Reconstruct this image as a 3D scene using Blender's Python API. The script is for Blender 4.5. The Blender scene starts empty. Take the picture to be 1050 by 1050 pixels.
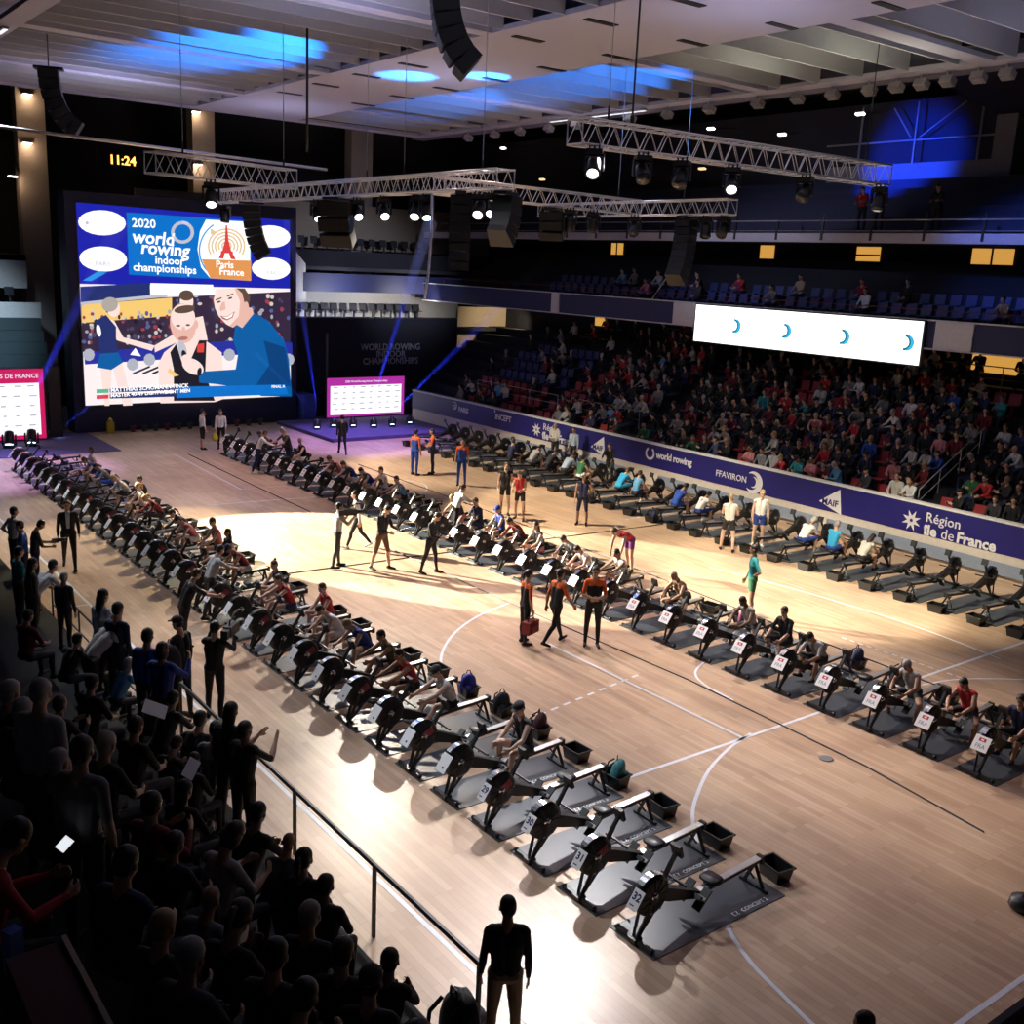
import bpy, bmesh, math, random
from mathutils import Vector, Matrix, Euler
import numpy as np
rnd = random.Random(7)
SC = bpy.context.scene
COL = SC.collection
R_ = math.radians
# ---------------------------------------------------------------- camera
CAM = Vector((-8.498, -7.800, 8.222))
RM = Matrix(((0.7989, -0.5998, 0.0449), (-0.1012, -0.2076, -0.9730), (0.5929, 0.7728, -0.2265)))
FPX = 1077.8
cd = bpy.data.cameras.new('camera')
cam = bpy.data.objects.new('camera', cd)
COL.objects.link(cam)
mw = Matrix((RM[0], -RM[1], -RM[2])).transposed().to_4x4()
mw.translation = CAM
cam.matrix_world = mw
cd.sensor_width = 36.0
cd.lens = 36.0 * FPX / 1050.0
cd.clip_end = 300
cd.clip_start = 0.05
SC.camera = cam
# ---------------------------------------------------------------- exposure, world
SC.view_settings.view_transform = 'Standard'
SC.view_settings.look = 'None'
SC.view_settings.gamma = 1.0
SC.view_settings.exposure = 0.0
SC.view_settings.use_curve_mapping = False
SC.cycles.max_bounces = 5
SC.cycles.diffuse_bounces = 2
SC.cycles.glossy_bounces = 2
SC.cycles.transparent_max_bounces = 6
SC.cycles.caustics_reflective = False
SC.cycles.caustics_refractive = False
W = bpy.data.worlds.new('world')
SC.world = W
W.use_nodes = True
W.node_tree.nodes['Background'].inputs[0].default_value = (0.35, 0.4, 0.6, 1)
W.node_tree.nodes['Background'].inputs[1].default_value = 0.008

# ---------------------------------------------------------------- lights
def spot(name, loc, tgt, power, color, angle, blend=0.3, size=0.15):
    l = bpy.data.lights.new(name, 'SPOT')
    l.energy = power; l.color = color; l.spot_size = R_(angle); l.spot_blend = blend
    l.shadow_soft_size = size
    o = bpy.data.objects.new(name, l)
    COL.objects.link(o)
    o.location = loc
    d = Vector(tgt) - Vector(loc)
    o.rotation_euler = d.to_track_quat('-Z', 'Y').to_euler()
    return o
def area(name, loc, tgt, power, color, sx, sy, spread=180):
    l = bpy.data.lights.new(name, 'AREA')
    l.shape = 'RECTANGLE'; l.size = sx; l.size_y = sy; l.energy = power; l.color = color; l.spread = R_(spread)
    o = bpy.data.objects.new(name, l)
    COL.objects.link(o)
    o.location = loc
    d = Vector(tgt) - Vector(loc)
    o.rotation_euler = d.to_track_quat('-Z', 'Y').to_euler()
    return o
WARM = (1.0, 0.89, 0.74); COOL = (0.86, 0.92, 1.0); PINK = (1.0, 0.74, 0.76); BLUE = (0.01, 0.24, 1.0)
spot('key_front_row', (6.6, 9.4, 10.55), (-0.9, 2.8, 0), 36000, (1.0, 0.98, 0.97), 27, 0.8)
spot('key_front_row', (8.2, 21.5, 9.9), (1.6, 11.5, 0), 7500, WARM, 42, 0.7)
spot('key_front_row', (8.2, 29.5, 9.9), (0.6, 21.5, 0), 10000, (1.0, 0.84, 0.52), 38, 0.5)
spot('follow_spot', (-7.5, 38.5, 12.0), (7.4, 17.4, 0.0), 240000, (1.0, 0.93, 0.74), 17.0, 0.05, 0.1)
spot('follow_spot', (7.4, 41.3, 11.5), (7.6, 7.0, 0.0), 52000, (1.0, 0.86, 0.74), 12.5, 0.6, 0.1)
spot('corner_fill', (29.0, 40.8, 5.4), (29.2, 44.0, 4.6), 260, (1.0, 0.78, 0.5), 110, 0.8, 0.2)  # added warm fill to brighten the corner wall, no fixture there
spot('key_wall_row', (9.4, 9.35, 10.55), (16.0, 9.5, 0), 10500, (1.0, 0.88, 0.62), 56, 0.6)
spot('key_wall_row', (8.5, 21.5, 9.9), (15.4, 18.5, 0), 11500, (1.0, 0.86, 0.60), 54, 0.6)
spot('key_wall_row', (8.5, 29.5, 9.9), (15.8, 27.5, 0), 9000, (1.0, 0.86, 0.60), 52, 0.6)
spot('key_middle_row', (11.0, 9.35, 10.55), (8.8, 4.6, 0), 3600, (1.0, 0.90, 0.76), 56, 0.8)
spot('fill_left', (-3.5, 22.0, 12.6), (1.6, 9.5, 0), 6500, COOL, 46, 0.8, 0.4)
spot('fill_left', (-3.5, 33.0, 12.6), (1.2, 24.0, 0), 6000, COOL, 44, 0.8, 0.4)
spot('fill_left', (-3.4, 8.5, 12.6), (1.0, 3.0, 0), 2600, COOL, 42, 0.8, 0.4)
spot('fill_middle', (2.0, 14.0, 12.6), (9.0, 7.5, 0), 1600, COOL, 60, 0.9, 0.4)
spot('fill_court', (9.0, 16.0, 13.2), (6.0, 9.0, 0), 4200, PINK, 74, 0.9, 0.6)
spot('fill_court', (9.5, 28.0, 13.2), (7.0, 30.0, 0), 4600, PINK, 74, 0.9, 0.6)
spot('fill_court', (9.0, 3.0, 13.2), (7.0, -1.0, 0), 850, PINK, 70, 0.9, 0.6)
area('ambient_hall', (9.5, 16, 13.4), (9.5, 16, 0), 260, (0.72, 0.74, 1.0), 18, 40)
spot('stage_wash', (15.5, 33.0, 9.9), (15.6, 34.8, 0), 9000, (0.45, 0.30, 1.0), 56, 0.7)
spot('stage_wash', (2.5, 33.0, 9.9), (-0.3, 34.0, 0), 8000, (0.50, 0.38, 1.0), 54, 0.7)
for x_, y_ in ((3.4, 5.0), (3.4, 14.0), (3.4, 30.5), (10.4, 9.0), (10.6, 22.0), (15.8, 5.0), (16.0, 24.0), (10.5, 33.0)):
    spot('ceiling_fill', (x_, y_, 11.6), (x_, y_, 14.5), 400 if x_ < 5 else 115, (0.66, 0.66, 1.0), 165, 0.8, 0.3)  # added upward fill that brightens the ceiling, without fixtures
for x_, y_ in ((15.9, 12.6), (16.2, 9.8)): spot('ceiling_fill', (x_, y_, 12.4), (x_, y_, 14.5), 110, (1.0, 0.95, 0.7), 150, 0.8, 0.3)  # more added ceiling fill, warm, without fixtures
# blue up-lighters on the ceiling
for q, t, p, a in (((6.2, 18.6, 10.8), (4.9, 23.6, 14.4), 6500, 44), ((10.2, 21.9, 11.0), (10.1, 22.9, 14), 3800, 38), ((11.9, 20.2, 11.0), (11.75, 20.9, 14), 4800, 31),
                   ((13.4, 20.5, 10.8), (14.4, 27.0, 14.3), 2000, 36), ((14.6, 12.2, 10.9), (15.0, 18.8, 14.3), 3200, 36)):
    spot('blue_uplight', q, t, p, BLUE, a, 0.6, 0.05)
spot('blue_gallery', (26.0, 20.6, 13.4), (34.3, 20.6, 13.6), 7000, (0.01, 0.06, 1.0), 36, 0.7, 0.2)
spot('gallery_wash', (21.0, 12.0, 12.6), (28.0, 12.0, 9.9), 1500, (0.10, 0.22, 1.0), 46, 0.8, 0.2)
spot('gallery_wash', (20.0, 24.0, 12.6), (28.0, 24.0, 9.9), 700, (0.7, 0.72, 1.0), 70, 0.9, 0.2)
spot('stand_wash', (14.0, 18.0, 13.0), (25.0, 15.0, 2.0), 300, (0.8, 0.85, 1.0), 80, 0.9, 0.6)
spot('end_wash', (22.0, 36.0, 10.5), (22.5, 46.5, 6.8), 2600, (0.75, 0.8, 1.0), 60, 0.8, 0.3)
spot('tribune_fill', (19.5, 43.6, 6.1), (19.5, 48.4, 6.3), 420, (0.9, 0.92, 1.0), 120, 0.8, 0.3)  # added fill that brightens the pale wall behind the end seats
spot('tribune_fill', (24.5, 43.6, 6.1), (24.5, 48.4, 6.3), 420, (1.0, 0.92, 0.8), 120, 0.8, 0.3)  # second added fill for the same wall, no lamp modelled
spot('end_wash', (0.0, 36.5, 9.5), (-0.5, 47.0, 4.0), 4500, (0.6, 0.85, 1.0), 55, 0.8, 0.3)

# ---------------------------------------------------------------- helpers
def px(u, v, z=0.0):
    "the point at height z that lies under a direction of sight"
    d = Vector(((u - 525.0) / FPX, (v - 525.0) / FPX, 1.0))
    d = RM.transposed() @ d
    return CAM + d * ((z - CAM.z) / d.z)
_m = {}
def mat(name, color, rough=0.6, metal=0.0, emit=None, es=0.0, var=0.12, scale=8.0, coat=0.0, spec=0.5):
    if name in _m: return _m[name]
    m = bpy.data.materials.new(name); m.use_nodes = True
    nt = m.node_tree; b = nt.nodes['Principled BSDF']
    b.inputs['Roughness'].default_value = rough
    b.inputs['Metallic'].default_value = metal
    b.inputs['Coat Weight'].default_value = coat
    b.inputs['Specular IOR Level'].default_value = spec
    c = (*color, 1.0)
    if var > 0 and emit is None:
        tc = nt.nodes.new('ShaderNodeTexCoord'); n = nt.nodes.new('ShaderNodeTexNoise')
        n.inputs['Scale'].default_value = scale; n.inputs['Detail'].default_value = 3
        nt.links.new(tc.outputs['Object'], n.inputs['Vector'])
        mx = nt.nodes.new('ShaderNodeMix'); mx.data_type = 'RGBA'
        mx.inputs['A'].default_value = tuple(max(0, v * (1 - var)) for v in color) + (1,)
        mx.inputs['B'].default_value = tuple(min(1, v * (1 + var)) for v in color) + (1,)
        nt.links.new(n.outputs['Fac'], mx.inputs['Factor'])
        nt.links.new(mx.outputs['Result'], b.inputs['Base Color'])
    else:
        b.inputs['Base Color'].default_value = c
    if emit is not None:
        b.inputs['Emission Color'].default_value = (*emit, 1)
        b.inputs['Emission Strength'].default_value = es
    _m[name] = m
    return m
class MB:
    def __init__(s): s.v = []; s.f = []; s.mi = []; s.sm = []; s.cur = 0; s.T = None
    def add(s, vs, fs, smooth=False):
        o = len(s.v)
        if s.T is not None: vs = [s.T @ Vector(p) for p in vs]
        s.v += [tuple(p) for p in vs]
        for f in fs: s.f.append(tuple(i + o for i in f)); s.mi.append(s.cur); s.sm.append(smooth)
        return s
    def box(s, c, d, rot=None):
        x, y, z = (v / 2 for v in d)
        vs = [Vector((a, b, e)) for a in (-x, x) for b in (-y, y) for e in (-z, z)]
        if rot is not None:
            e = rot if isinstance(rot, Matrix) else Euler(rot).to_matrix()
            vs = [e @ p for p in vs]
        return s.add([p + Vector(c) for p in vs], [(0, 1, 3, 2), (4, 6, 7, 5), (0, 4, 5, 1), (2, 3, 7, 6), (0, 2, 6, 4), (1, 5, 7, 3)])
    def bar(s, p, q, w, h, up=(0, 0, 1)):
        p = Vector(p); q = Vector(q); d = (q - p); L = d.length; d.normalize()
        u = Vector(up)
        if abs(d.dot(u)) > 0.98: u = Vector((1, 0, 0))
        a = d.cross(u).normalized(); b = a.cross(d).normalized()
        return s.box((p + q) / 2, (L, w, h), Matrix((d, a, b)).transposed())
    def tube(s, pts, r, n=6, cap=True):
        pts = [Vector(p) for p in pts]; k = len(pts); vs = []
        rr = r if isinstance(r, (list, tuple)) else [r] * k
        ref = None
        for i, p in enumerate(pts):
            d = (pts[min(i + 1, k - 1)] - pts[max(i - 1, 0)]).normalized()
            if ref is None: ref = Vector((0, 0, 1)) if abs(d.z) < 0.9 else Vector((1, 0, 0))
            a = d.cross(ref)
            if a.length < 1e-4: a = d.cross(Vector((0.3, 1, 0.2)))
            a.normalize(); b = a.cross(d).normalized(); ref = b
            for j in range(n):
                t = 2 * math.pi * j / n
                vs.append(p + (a * math.cos(t) + b * math.sin(t)) * rr[i])
        fs = [(i * n + j, i * n + (j + 1) % n, (i + 1) * n + (j + 1) % n, (i + 1) * n + j) for i in range(k - 1) for j in range(n)]
        if cap: fs += [tuple(range(n))[::-1], tuple((k - 1) * n + j for j in range(n))]
        return s.add(vs, fs, n > 6)
    def lathe(s, prof, n=16, axis='z', c=(0, 0, 0), cap=True, rot=None):
        vs = []
        for r, h in prof:
            for j in range(n):
                t = 2 * math.pi * j / n; x, y = r * math.cos(t), r * math.sin(t)
                p = Vector((x, y, h)) if axis == 'z' else (Vector((h, x, y)) if axis == 'x' else Vector((y, h, x)))
                if rot is not None: p = rot @ p
                vs.append(p + Vector(c))
        k = len(prof)
        fs = [(i * n + j, i * n + (j + 1) % n, (i + 1) * n + (j + 1) % n, (i + 1) * n + j) for i in range(k - 1) for j in range(n)]
        if cap: fs += [tuple(range(n))[::-1], tuple((k - 1) * n + j for j in range(n))]
        return s.add(vs, fs, True)
    def quad(s, a, b, c, d): return s.add([a, b, c, d], [(0, 1, 2, 3)])
    def prism(s, poly, y0, y1, plane='xz'):
        k = len(poly)
        g = (lambda p, h: (p[0], h, p[1])) if plane == 'xz' else ((lambda p, h: (h, p[0], p[1])) if plane == 'yz' else (lambda p, h: (p[0], p[1], h)))
        vs = [g(p, y0) for p in poly] + [g(p, y1) for p in poly]
        fs = [tuple(range(k))[::-1], tuple(range(k, 2 * k))] + [(i, (i + 1) % k, k + (i + 1) % k, k + i) for i in range(k)]
        return s.add(vs, fs)
    def ribbon(s, pts, w, z):
        P = [Vector((p[0], p[1], 0)) for p in pts]; vs = []
        for i, p in enumerate(P):
            d = (P[min(i + 1, len(P) - 1)] - P[max(i - 1, 0)]).normalized(); a = Vector((-d.y, d.x, 0)) * w / 2
            vs += [(p.x + a.x, p.y + a.y, z), (p.x - a.x, p.y - a.y, z)]
        return s.add(vs, [(2 * i, 2 * i + 1, 2 * i + 3, 2 * i + 2) for i in range(len(P) - 1)])
    def mesh(s, name, mats):
        me = bpy.data.meshes.new(name)
        me.from_pydata(s.v, [], s.f)
        for m in (mats if isinstance(mats, (list, tuple)) else [mats]): me.materials.append(m)
        me.polygons.foreach_set('material_index', s.mi)
        me.polygons.foreach_set('use_smooth', s.sm)
        bm = bmesh.new(); bm.from_mesh(me); bmesh.ops.recalc_face_normals(bm, faces=bm.faces); bm.to_mesh(me); bm.free()
        me.update()
        return me
    def build(s, name, mats, parent=None, loc=None, rz=0.0):
        o = bpy.data.objects.new(name, s.mesh(name, mats)); COL.objects.link(o)
        if parent is not None: o.parent = parent
        if loc is not None: o.location = loc
        if rz: o.rotation_euler = (0, 0, rz)
        return o
def tag(o, label=None, cat=None, group=None, kind=None):
    if label: o['label'] = label
    if cat: o['category'] = cat
    if group: o['group'] = group
    if kind: o['kind'] = kind
    return o
def empty(name, loc=(0, 0, 0), rz=0.0):
    o = bpy.data.objects.new(name, None); COL.objects.link(o); o.location = loc; o.rotation_euler = (0, 0, rz)
    o.empty_display_size = 0.1
    return o
KIDS = {}
def copy_tree(o, parent=None):
    c = o.copy(); COL.objects.link(c)
    if parent is not None: c.parent = parent
    for ch in (KIDS[o.name] if o.name in KIDS else list(o.children)): copy_tree(ch, c)
    return c
def freeze(o):
    "remember a tree's children so that copying it needs no scene walk"
    KIDS[o.name] = list(o.children)
    for ch in KIDS[o.name]: freeze(ch)
def struct(b, name, m, parent=None):
    o = b.build(name, m, parent)
    if parent is None: o['kind'] = 'structure'
    return o
def text_mb(b, txt, size, T, depth=0.004, bold=0.0, align='CENTER', shear=0.0, spacing=1.0, width=1.0):
    "lettering laid in the plane of matrix T (x along the text, y up)"
    cu = bpy.data.curves.new('lettering', 'FONT'); cu.body = txt; cu.size = size; cu.align_x = align; cu.align_y = 'CENTER'
    cu.extrude = depth; cu.offset = bold; cu.shear = shear; cu.space_character = spacing; cu.resolution_u = 2
    o = bpy.data.objects.new('lettering', cu); COL.objects.link(o)
    dg = bpy.context.evaluated_depsgraph_get()
    me = bpy.data.meshes.new_from_object(o.evaluated_get(dg))
    vs = [T @ Vector((v.co.x * width, v.co.y, v.co.z)) for v in me.vertices]
    b.add(vs, [tuple(p.vertices) for p in me.polygons])
    bpy.data.objects.remove(o); bpy.data.curves.remove(cu); bpy.data.meshes.remove(me)
def plane_T(o, xdir, ydir):
    x = Vector(xdir).normalized(); y = Vector(ydir).normalized(); z = x.cross(y)
    M = Matrix((x, y, z)).transposed().to_4x4(); M.translation = Vector(o)
    return M
def ellipse(cx, cy, rx, ry, n=40, a0=0, a1=2 * math.pi, full=True):
    k = n if full else n + 1
    return [(cx + rx * math.cos(a0 + (a1 - a0) * i / n), cy + ry * math.sin(a0 + (a1 - a0) * i / n)) for i in range(k)]
ORD = ['first', 'second', 'third', 'fourth', 'fifth', 'sixth', 'seventh', 'eighth', 'ninth', 'tenth', 'eleventh', 'twelfth', 'thirteenth', 'fourteenth', 'fifteenth', 'sixteenth',
       'seventeenth', 'eighteenth', 'nineteenth', 'twentieth', 'twenty-first', 'twenty-second', 'twenty-third', 'twenty-fourth', 'twenty-fifth', 'twenty-sixth', 'twenty-seventh',
       'twenty-eighth', 'twenty-ninth', 'thirtieth', 'thirty-first', 'thirty-second', 'thirty-third', 'thirty-fourth', 'thirty-fifth', 'thirty-sixth', 'thirty-seventh', 'thirty-eighth',
       'thirty-ninth', 'fortieth', 'forty-first', 'forty-second', 'forty-third', 'forty-fourth', 'forty-fifth', 'forty-sixth', 'forty-seventh', 'forty-eighth', 'forty-ninth', 'fiftieth']
# ---------------------------------------------------------------- materials of the hall
def wood_floor():
    m = bpy.data.materials.new('sports_floor_planks'); m.use_nodes = True
    nt = m.node_tree; b = nt.nodes['Principled BSDF']; N = nt.nodes.new; L = nt.links.new
    tc = N('ShaderNodeTexCoord'); mp = N('ShaderNodeMapping'); mp.inputs['Rotation'].default_value = (0, 0, R_(90))
    L(tc.outputs['Object'], mp.inputs['Vector'])
    br = N('ShaderNodeTexBrick'); br.offset = 0.37; br.inputs['Scale'].default_value = 1.0
    br.inputs['Brick Width'].default_value = 1.1; br.inputs['Row Height'].default_value = 0.11; br.inputs['Mortar Size'].default_value = 0.002
    br.inputs['Color1'].default_value = (0.62, 0.46, 0.34, 1); br.inputs['Color2'].default_value = (0.49, 0.34, 0.235, 1); br.inputs['Mortar'].default_value = (0.34, 0.2, 0.12, 1)
    L(mp.outputs[0], br.inputs['Vector'])
    n = N('ShaderNodeTexNoise'); n.inputs['Scale'].default_value = 0.55; n.inputs['Detail'].default_value = 4
    L(tc.outputs['Object'], n.inputs['Vector'])
    rp = N('ShaderNodeValToRGB'); rp.color_ramp.elements[0].position = 0.35; rp.color_ramp.elements[0].color = (0.80, 0.74, 0.72, 1)
    rp.color_ramp.elements[1].position = 0.7; rp.color_ramp.elements[1].color = (1.06, 1.04, 1.0, 1)
    L(n.outputs['Fac'], rp.inputs['Fac'])
    mx = N('ShaderNodeMix'); mx.data_type = 'RGBA'; mx.blend_type = 'MULTIPLY'; mx.inputs['Factor'].default_value = 1
    L(br.outputs['Color'], mx.inputs['A']); L(rp.outputs['Color'], mx.inputs['B'])
    L(mx.outputs['Result'], b.inputs['Base Color'])
    b.inputs['Roughness'].default_value = 0.36; b.inputs['Specular IOR Level'].default_value = 0.4
    return m
M_floor = wood_floor()
M_line = mat('court_paint_white', (0.72, 0.74, 0.82), 0.45)
M_dkline = mat('black_tape', (0.02, 0.02, 0.03), 0.6)
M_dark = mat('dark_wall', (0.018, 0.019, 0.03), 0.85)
M_black = mat('black_drape', (0.012, 0.013, 0.022), 0.9)
M_navy = mat('navy_board', (0.010, 0.008, 0.15), 0.5)
M_navyd = mat('navy_fascia', (0.02, 0.025, 0.10), 0.55)
M_cream = mat('cream_wall', (0.62, 0.56, 0.52), 0.6)
M_white = mat('white_paint', (0.72, 0.71, 0.74), 0.5)
M_ceil = mat('ceiling_white', (0.50, 0.51, 0.63), 0.7, var=0.04)
M_slat = mat('ceiling_slat', (0.56, 0.58, 0.62), 0.6, var=0.06)
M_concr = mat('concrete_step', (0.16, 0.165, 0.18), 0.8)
M_carpet = mat('violet_carpet', (0.09, 0.07, 0.19), 0.9)
M_alu = mat('aluminium', (0.75, 0.75, 0.76), 0.35, 0.7, var=0.05)
M_blk = mat('black_plastic', (0.014, 0.014, 0.016), 0.42, var=0.05)
M_steel = mat('rail_steel', (0.45, 0.46, 0.48), 0.4, 0.6)
M_lamp = mat('warm_wall_lamp', (1, 1, 1), emit=(1.0, 0.78, 0.5), es=14)
M_orange = mat('lit_orange_window', (1, 0.6, 0.2), emit=(1.0, 0.50, 0.10), es=0.62)
M_white_e = mat('led_white', (1, 1, 1), emit=(1.0, 1.0, 1.0), es=1.6)
M_maroon = mat('maroon_panel', (0.10, 0.012, 0.018), 0.7)
M_red = mat('red_seat', (0.30, 0.02, 0.03), 0.5)
M_blueseat = mat('blue_seat', (0.02, 0.035, 0.16), 0.5)
M_greyseat = mat('dark_seat', (0.03, 0.03, 0.045), 0.6)
# ---------------------------------------------------------------- floor and markings
b = MB(); b.box((8.7, 14.5, -0.05), (26.5, 57, 0.1)); struct(b, 'floor', M_floor)
b = MB(); Z = 0.004
LW = 0.07
b.ribbon([(-1.95, -9), (-1.95, 36)], LW, Z)
b.ribbon([(2.2, 3.7), (16.4, 3.7)], LW, Z)
b.ribbon([(5.92, 3.7), (5.92, 9.4)], 0.06, Z)
def smooth(pts, n=8):
    out = []
    for i in range(len(pts) - 1):
        p0 = Vector(pts[max(i - 1, 0)]); p1 = Vector(pts[i]); p2 = Vector(pts[i + 1]); p3 = Vector(pts[min(i + 2, len(pts) - 1)])
        for k in range(n):
            t = k / n
            out.append(0.5 * ((2 * p1) + (-p0 + p2) * t + (2 * p0 - 5 * p1 + 4 * p2 - p3) * t * t + (-p0 + 3 * p1 - 3 * p2 + p3) * t ** 3))
    out.append(Vector(pts[-1])); return out
b.ribbon(smooth([(6.2, 3.77), (5.38, 3.56), (4.47, 3.19), (3.68, 2.72), (2.99, 2.19), (2.2, 1.25), (1.31, -0.03), (1.0, -0.67), (0.85, -1.26), (0.72, -1.9), (0.65, -3)]), 0.06, Z)
b.ribbon(smooth([(2.6, 8.7), (3.42, 10.0), (4.41, 11.0), (5.61, 11.75), (6.9, 12.2)]), 0.06, Z)
for i in range(9): b.ribbon([(3.3 + 0.36 * i, 6.47 + 0.06 * i), (3.5 + 0.36 * i, 6.5 + 0.06 * i)], 0.06, Z)
b.ribbon(smooth([(8.15, 6.77), (7.55, 6.45), (7.22, 5.9), (7.11, 5.0)]), 0.05, Z)
b.ribbon([(1.2, -2.77), (8.0, -2.77)], 0.07, Z)
b.ribbon(smooth([(14.0, 12.0), (14.5, 9.5), (14.68, 7.0), (14.63, 5.2), (14.36, 3.4)]), 0.06, Z)
b.ribbon(smooth([(11.2, 3.45), (12.0, 3.3), (12.65, 3.03), (13.57, 2.42), (14.4, 1.6)]), 0.05, Z)
b.ribbon([(6.5, 35.0), (6.22, 27.45), (8.24, 27.4)], 0.06, Z); b.ribbon([(4.2, 25.6), (8.4, 25.2)], 0.06, Z)
b.ribbon([(-1.95, 17.0), (-4.2, 17.0)], 0.06, Z)
b.ribbon([(15.9, 17.6), (20.5, 17.6)], 0.06, Z)
b.ribbon(smooth([(12.0, 26.9), (12.6, 26.2), (12.7, 25.3), (12.0, 24.3), (11.0, 24.0)]), 0.05, Z)
for i in range(14): b.ribbon([(12.3 + 0.01 * i, 6.2 - 0.22 * i), (12.3 + 0.01 * i, 6.07 - 0.22 * i)], 0.05, Z)
tag(struct(b, 'court_markings', M_line), kind='structure')
b = MB()
b.tube([(7.0, 34.8, 0.012), (6.9, 28, 0.012), (6.85, 20, 0.012), (6.9, 12, 0.012), (7.1, 6.2, 0.012), (6.9, 1.8, 0.012), (6.55, -0.6, 0.012)], 0.016, 5)
tag(b.build('floor_cable', M_dkline), 'long black cable run along the wooden floor between the two front rows of rowing machines', 'cable')
b = MB()
b.tube([(3.2, 17.1, 0.012), (6.9, 16.95, 0.012), (11.2, 16.8, 0.012), (16.6, 16.5, 0.012)], 0.014, 5)
tag(b.build('floor_cable', M_dkline), 'black cable crossing the floor at right angles through the bright spotlight pool', 'cable')
b = MB()
b.tube([(12.4, 30.0, 0.012), (12.3, 20, 0.012), (11.9, 12, 0.012), (11.6, 6.5, 0.012), (11.5, 2.5, 0.012)], 0.016, 5)
tag(b.build('floor_cable', M_dkline), 'black cable run along the floor behind the middle row of rowing machines', 'cable')
for cx, cy in ((6.55, 2.35),):
    b = MB(); b.lathe([(0.0, 0.0), (0.13, 0.0), (0.13, 0.008), (0.1, 0.01), (0, 0.01)], 18, cap=False); tag(b.build('floor_socket_cover', M_concr, loc=(cx, cy, 0.0)), 'small round floor socket cover in the open wooden floor', 'floor cover')
# ---------------------------------------------------------------- stage carpets and the far end
b = MB(); b.box((17.6, 38.2, 0.08), (7.4, 6.0, 0.16)); tag(struct(b, 'stage_floor', M_carpet))
b = MB(); b.box((0.0, 39.3, 0.01), (9.6, 5.4, 0.03)); tag(struct(b, 'carpet_floor', M_carpet))
b = MB(); b.box((9.8, 42.35, 5.3), (10.9, 1.2, 10.6)); struct(b, 'screen_wall', mat('screen_housing', (0.012, 0.016, 0.05), 0.6))
b = MB(); b.box((15.75, 41.9, 0.7), (0.7, 1.3, 1.4)); tag(b.build('stage_block', mat('blue_stage_block', (0.05, 0.08, 0.35), 0.6)), 'blue block at the foot of the giant screen, its stage side', 'stage block')
b = MB(); b.box((20.6, 43.0, 2.6), (10.4, 0.3, 5.2)); struct(b, 'wall_end', M_black)
b = MB(); b.box((22.5, 46.2, 4.6), (14.0, 6.0, 0.2)); b.box((22.5, 47.0, 4.8), (14, 4.4, 0.3)); struct(b, 'tribune_slab', M_dark)
b = MB(); b.box((22.5, 48.4, 6.0), (14, 0.2, 2.6)); struct(b, 'tribune_wall', M_white)
b = MB(); b.box((24.4, 46.0, 6.95), (13.5, 0.25, 1.0)); struct(b, 'tribune_fascia', M_navyd)
b = MB(); b.box((23.0, 49.5, 7.7), (16, 7.0, 0.2)); b.box((23.0, 50.0, 8.25), (16, 5.0, 0.9)); struct(b, 'tribune_upper_slab', M_dark)
b = MB(); b.box((23.0, 53.0, 10.2), (24, 0.2, 2.7)); struct(b, 'tribune_upper_wall', mat('beige_wall', (0.42, 0.34, 0.28), 0.7))
b = MB(); b.prism([(15.6, 6.0), (15.6, 9.2), (16.6, 9.2), (17.8, 7.9), (17.8, 6.0)], 45.9, 46.1); struct(b, 'tribune_side_wall', M_white)
b = MB(); b.prism([(26.6, 5.85), (26.6, 2.9), (31.5, 5.2), (37.5, 5.2), (37.5, 5.85)], 44.0, 44.2); struct(b, 'corner_wall', mat('warm_white_wall', (0.62, 0.52, 0.38), 0.7))
# left half of the far end
b = MB()
for i in range(9): b.box((-1.0, 43.6 + 0.42 * i, 0.25 + 0.27 * i), (10.6, 0.42, 0.5 + 0.54 * i))
struct(b, 'tribune_steps', mat('green_grey_step', (0.05, 0.075, 0.09), 0.8))
b = MB(); b.box((-1.0, 47.5, 5.15), (11.0, 0.2, 0.75)); b.box((-1.0, 50.0, 6.9), (11.0, 0.2, 1.6)); struct(b, 'tribune_band_wall', M_white)
b = MB(); b.box((-1.0, 48.9, 5.2), (11, 2.6, 0.3)); b.box((-1.0, 52.0, 7.6), (11, 4.2, 0.3)); struct(b, 'tribune_left_slab', M_dark)
# rear of the hall
b = MB(); b.box((12, 58.0, 8), (70, 0.3, 18)); struct(b, 'wall_far', mat('far_wall', (0.035, 0.033, 0.045), 0.9))
for u_, w in ((31, 1.4), (206, 1.3), (368, 1.5)):
    d_ = RM.transposed() @ Vector(((u_ - 525) / FPX, (150 - 525) / FPX, 1)); cx = CAM.x + d_.x * (54.0 - CAM.y) / d_.y
    b = MB(); b.box((cx, 54.0, 8.5), (w, 0.9, 17)); struct(b, 'column', mat('column_paint', (0.42, 0.36, 0.36), 0.7))
# ---------------------------------------------------------------- wall with the sponsor boards along the right
XB = 20.9
b = MB(); b.box((XB + 0.1, 13.3, 0.37), (0.2, 52.6, 0.74)); struct(b, 'wall_right_base', M_cream)
b = MB(); b.box((XB + 0.08, 13.3, 1.2), (0.2, 52.6, 0.92)); struct(b, 'wall_right_board', M_navy)
b = MB(); b.box((XB + 0.09, 13.3, 1.685), (0.26, 52.6, 0.06)); struct(b, 'trim_right', M_white)
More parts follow.
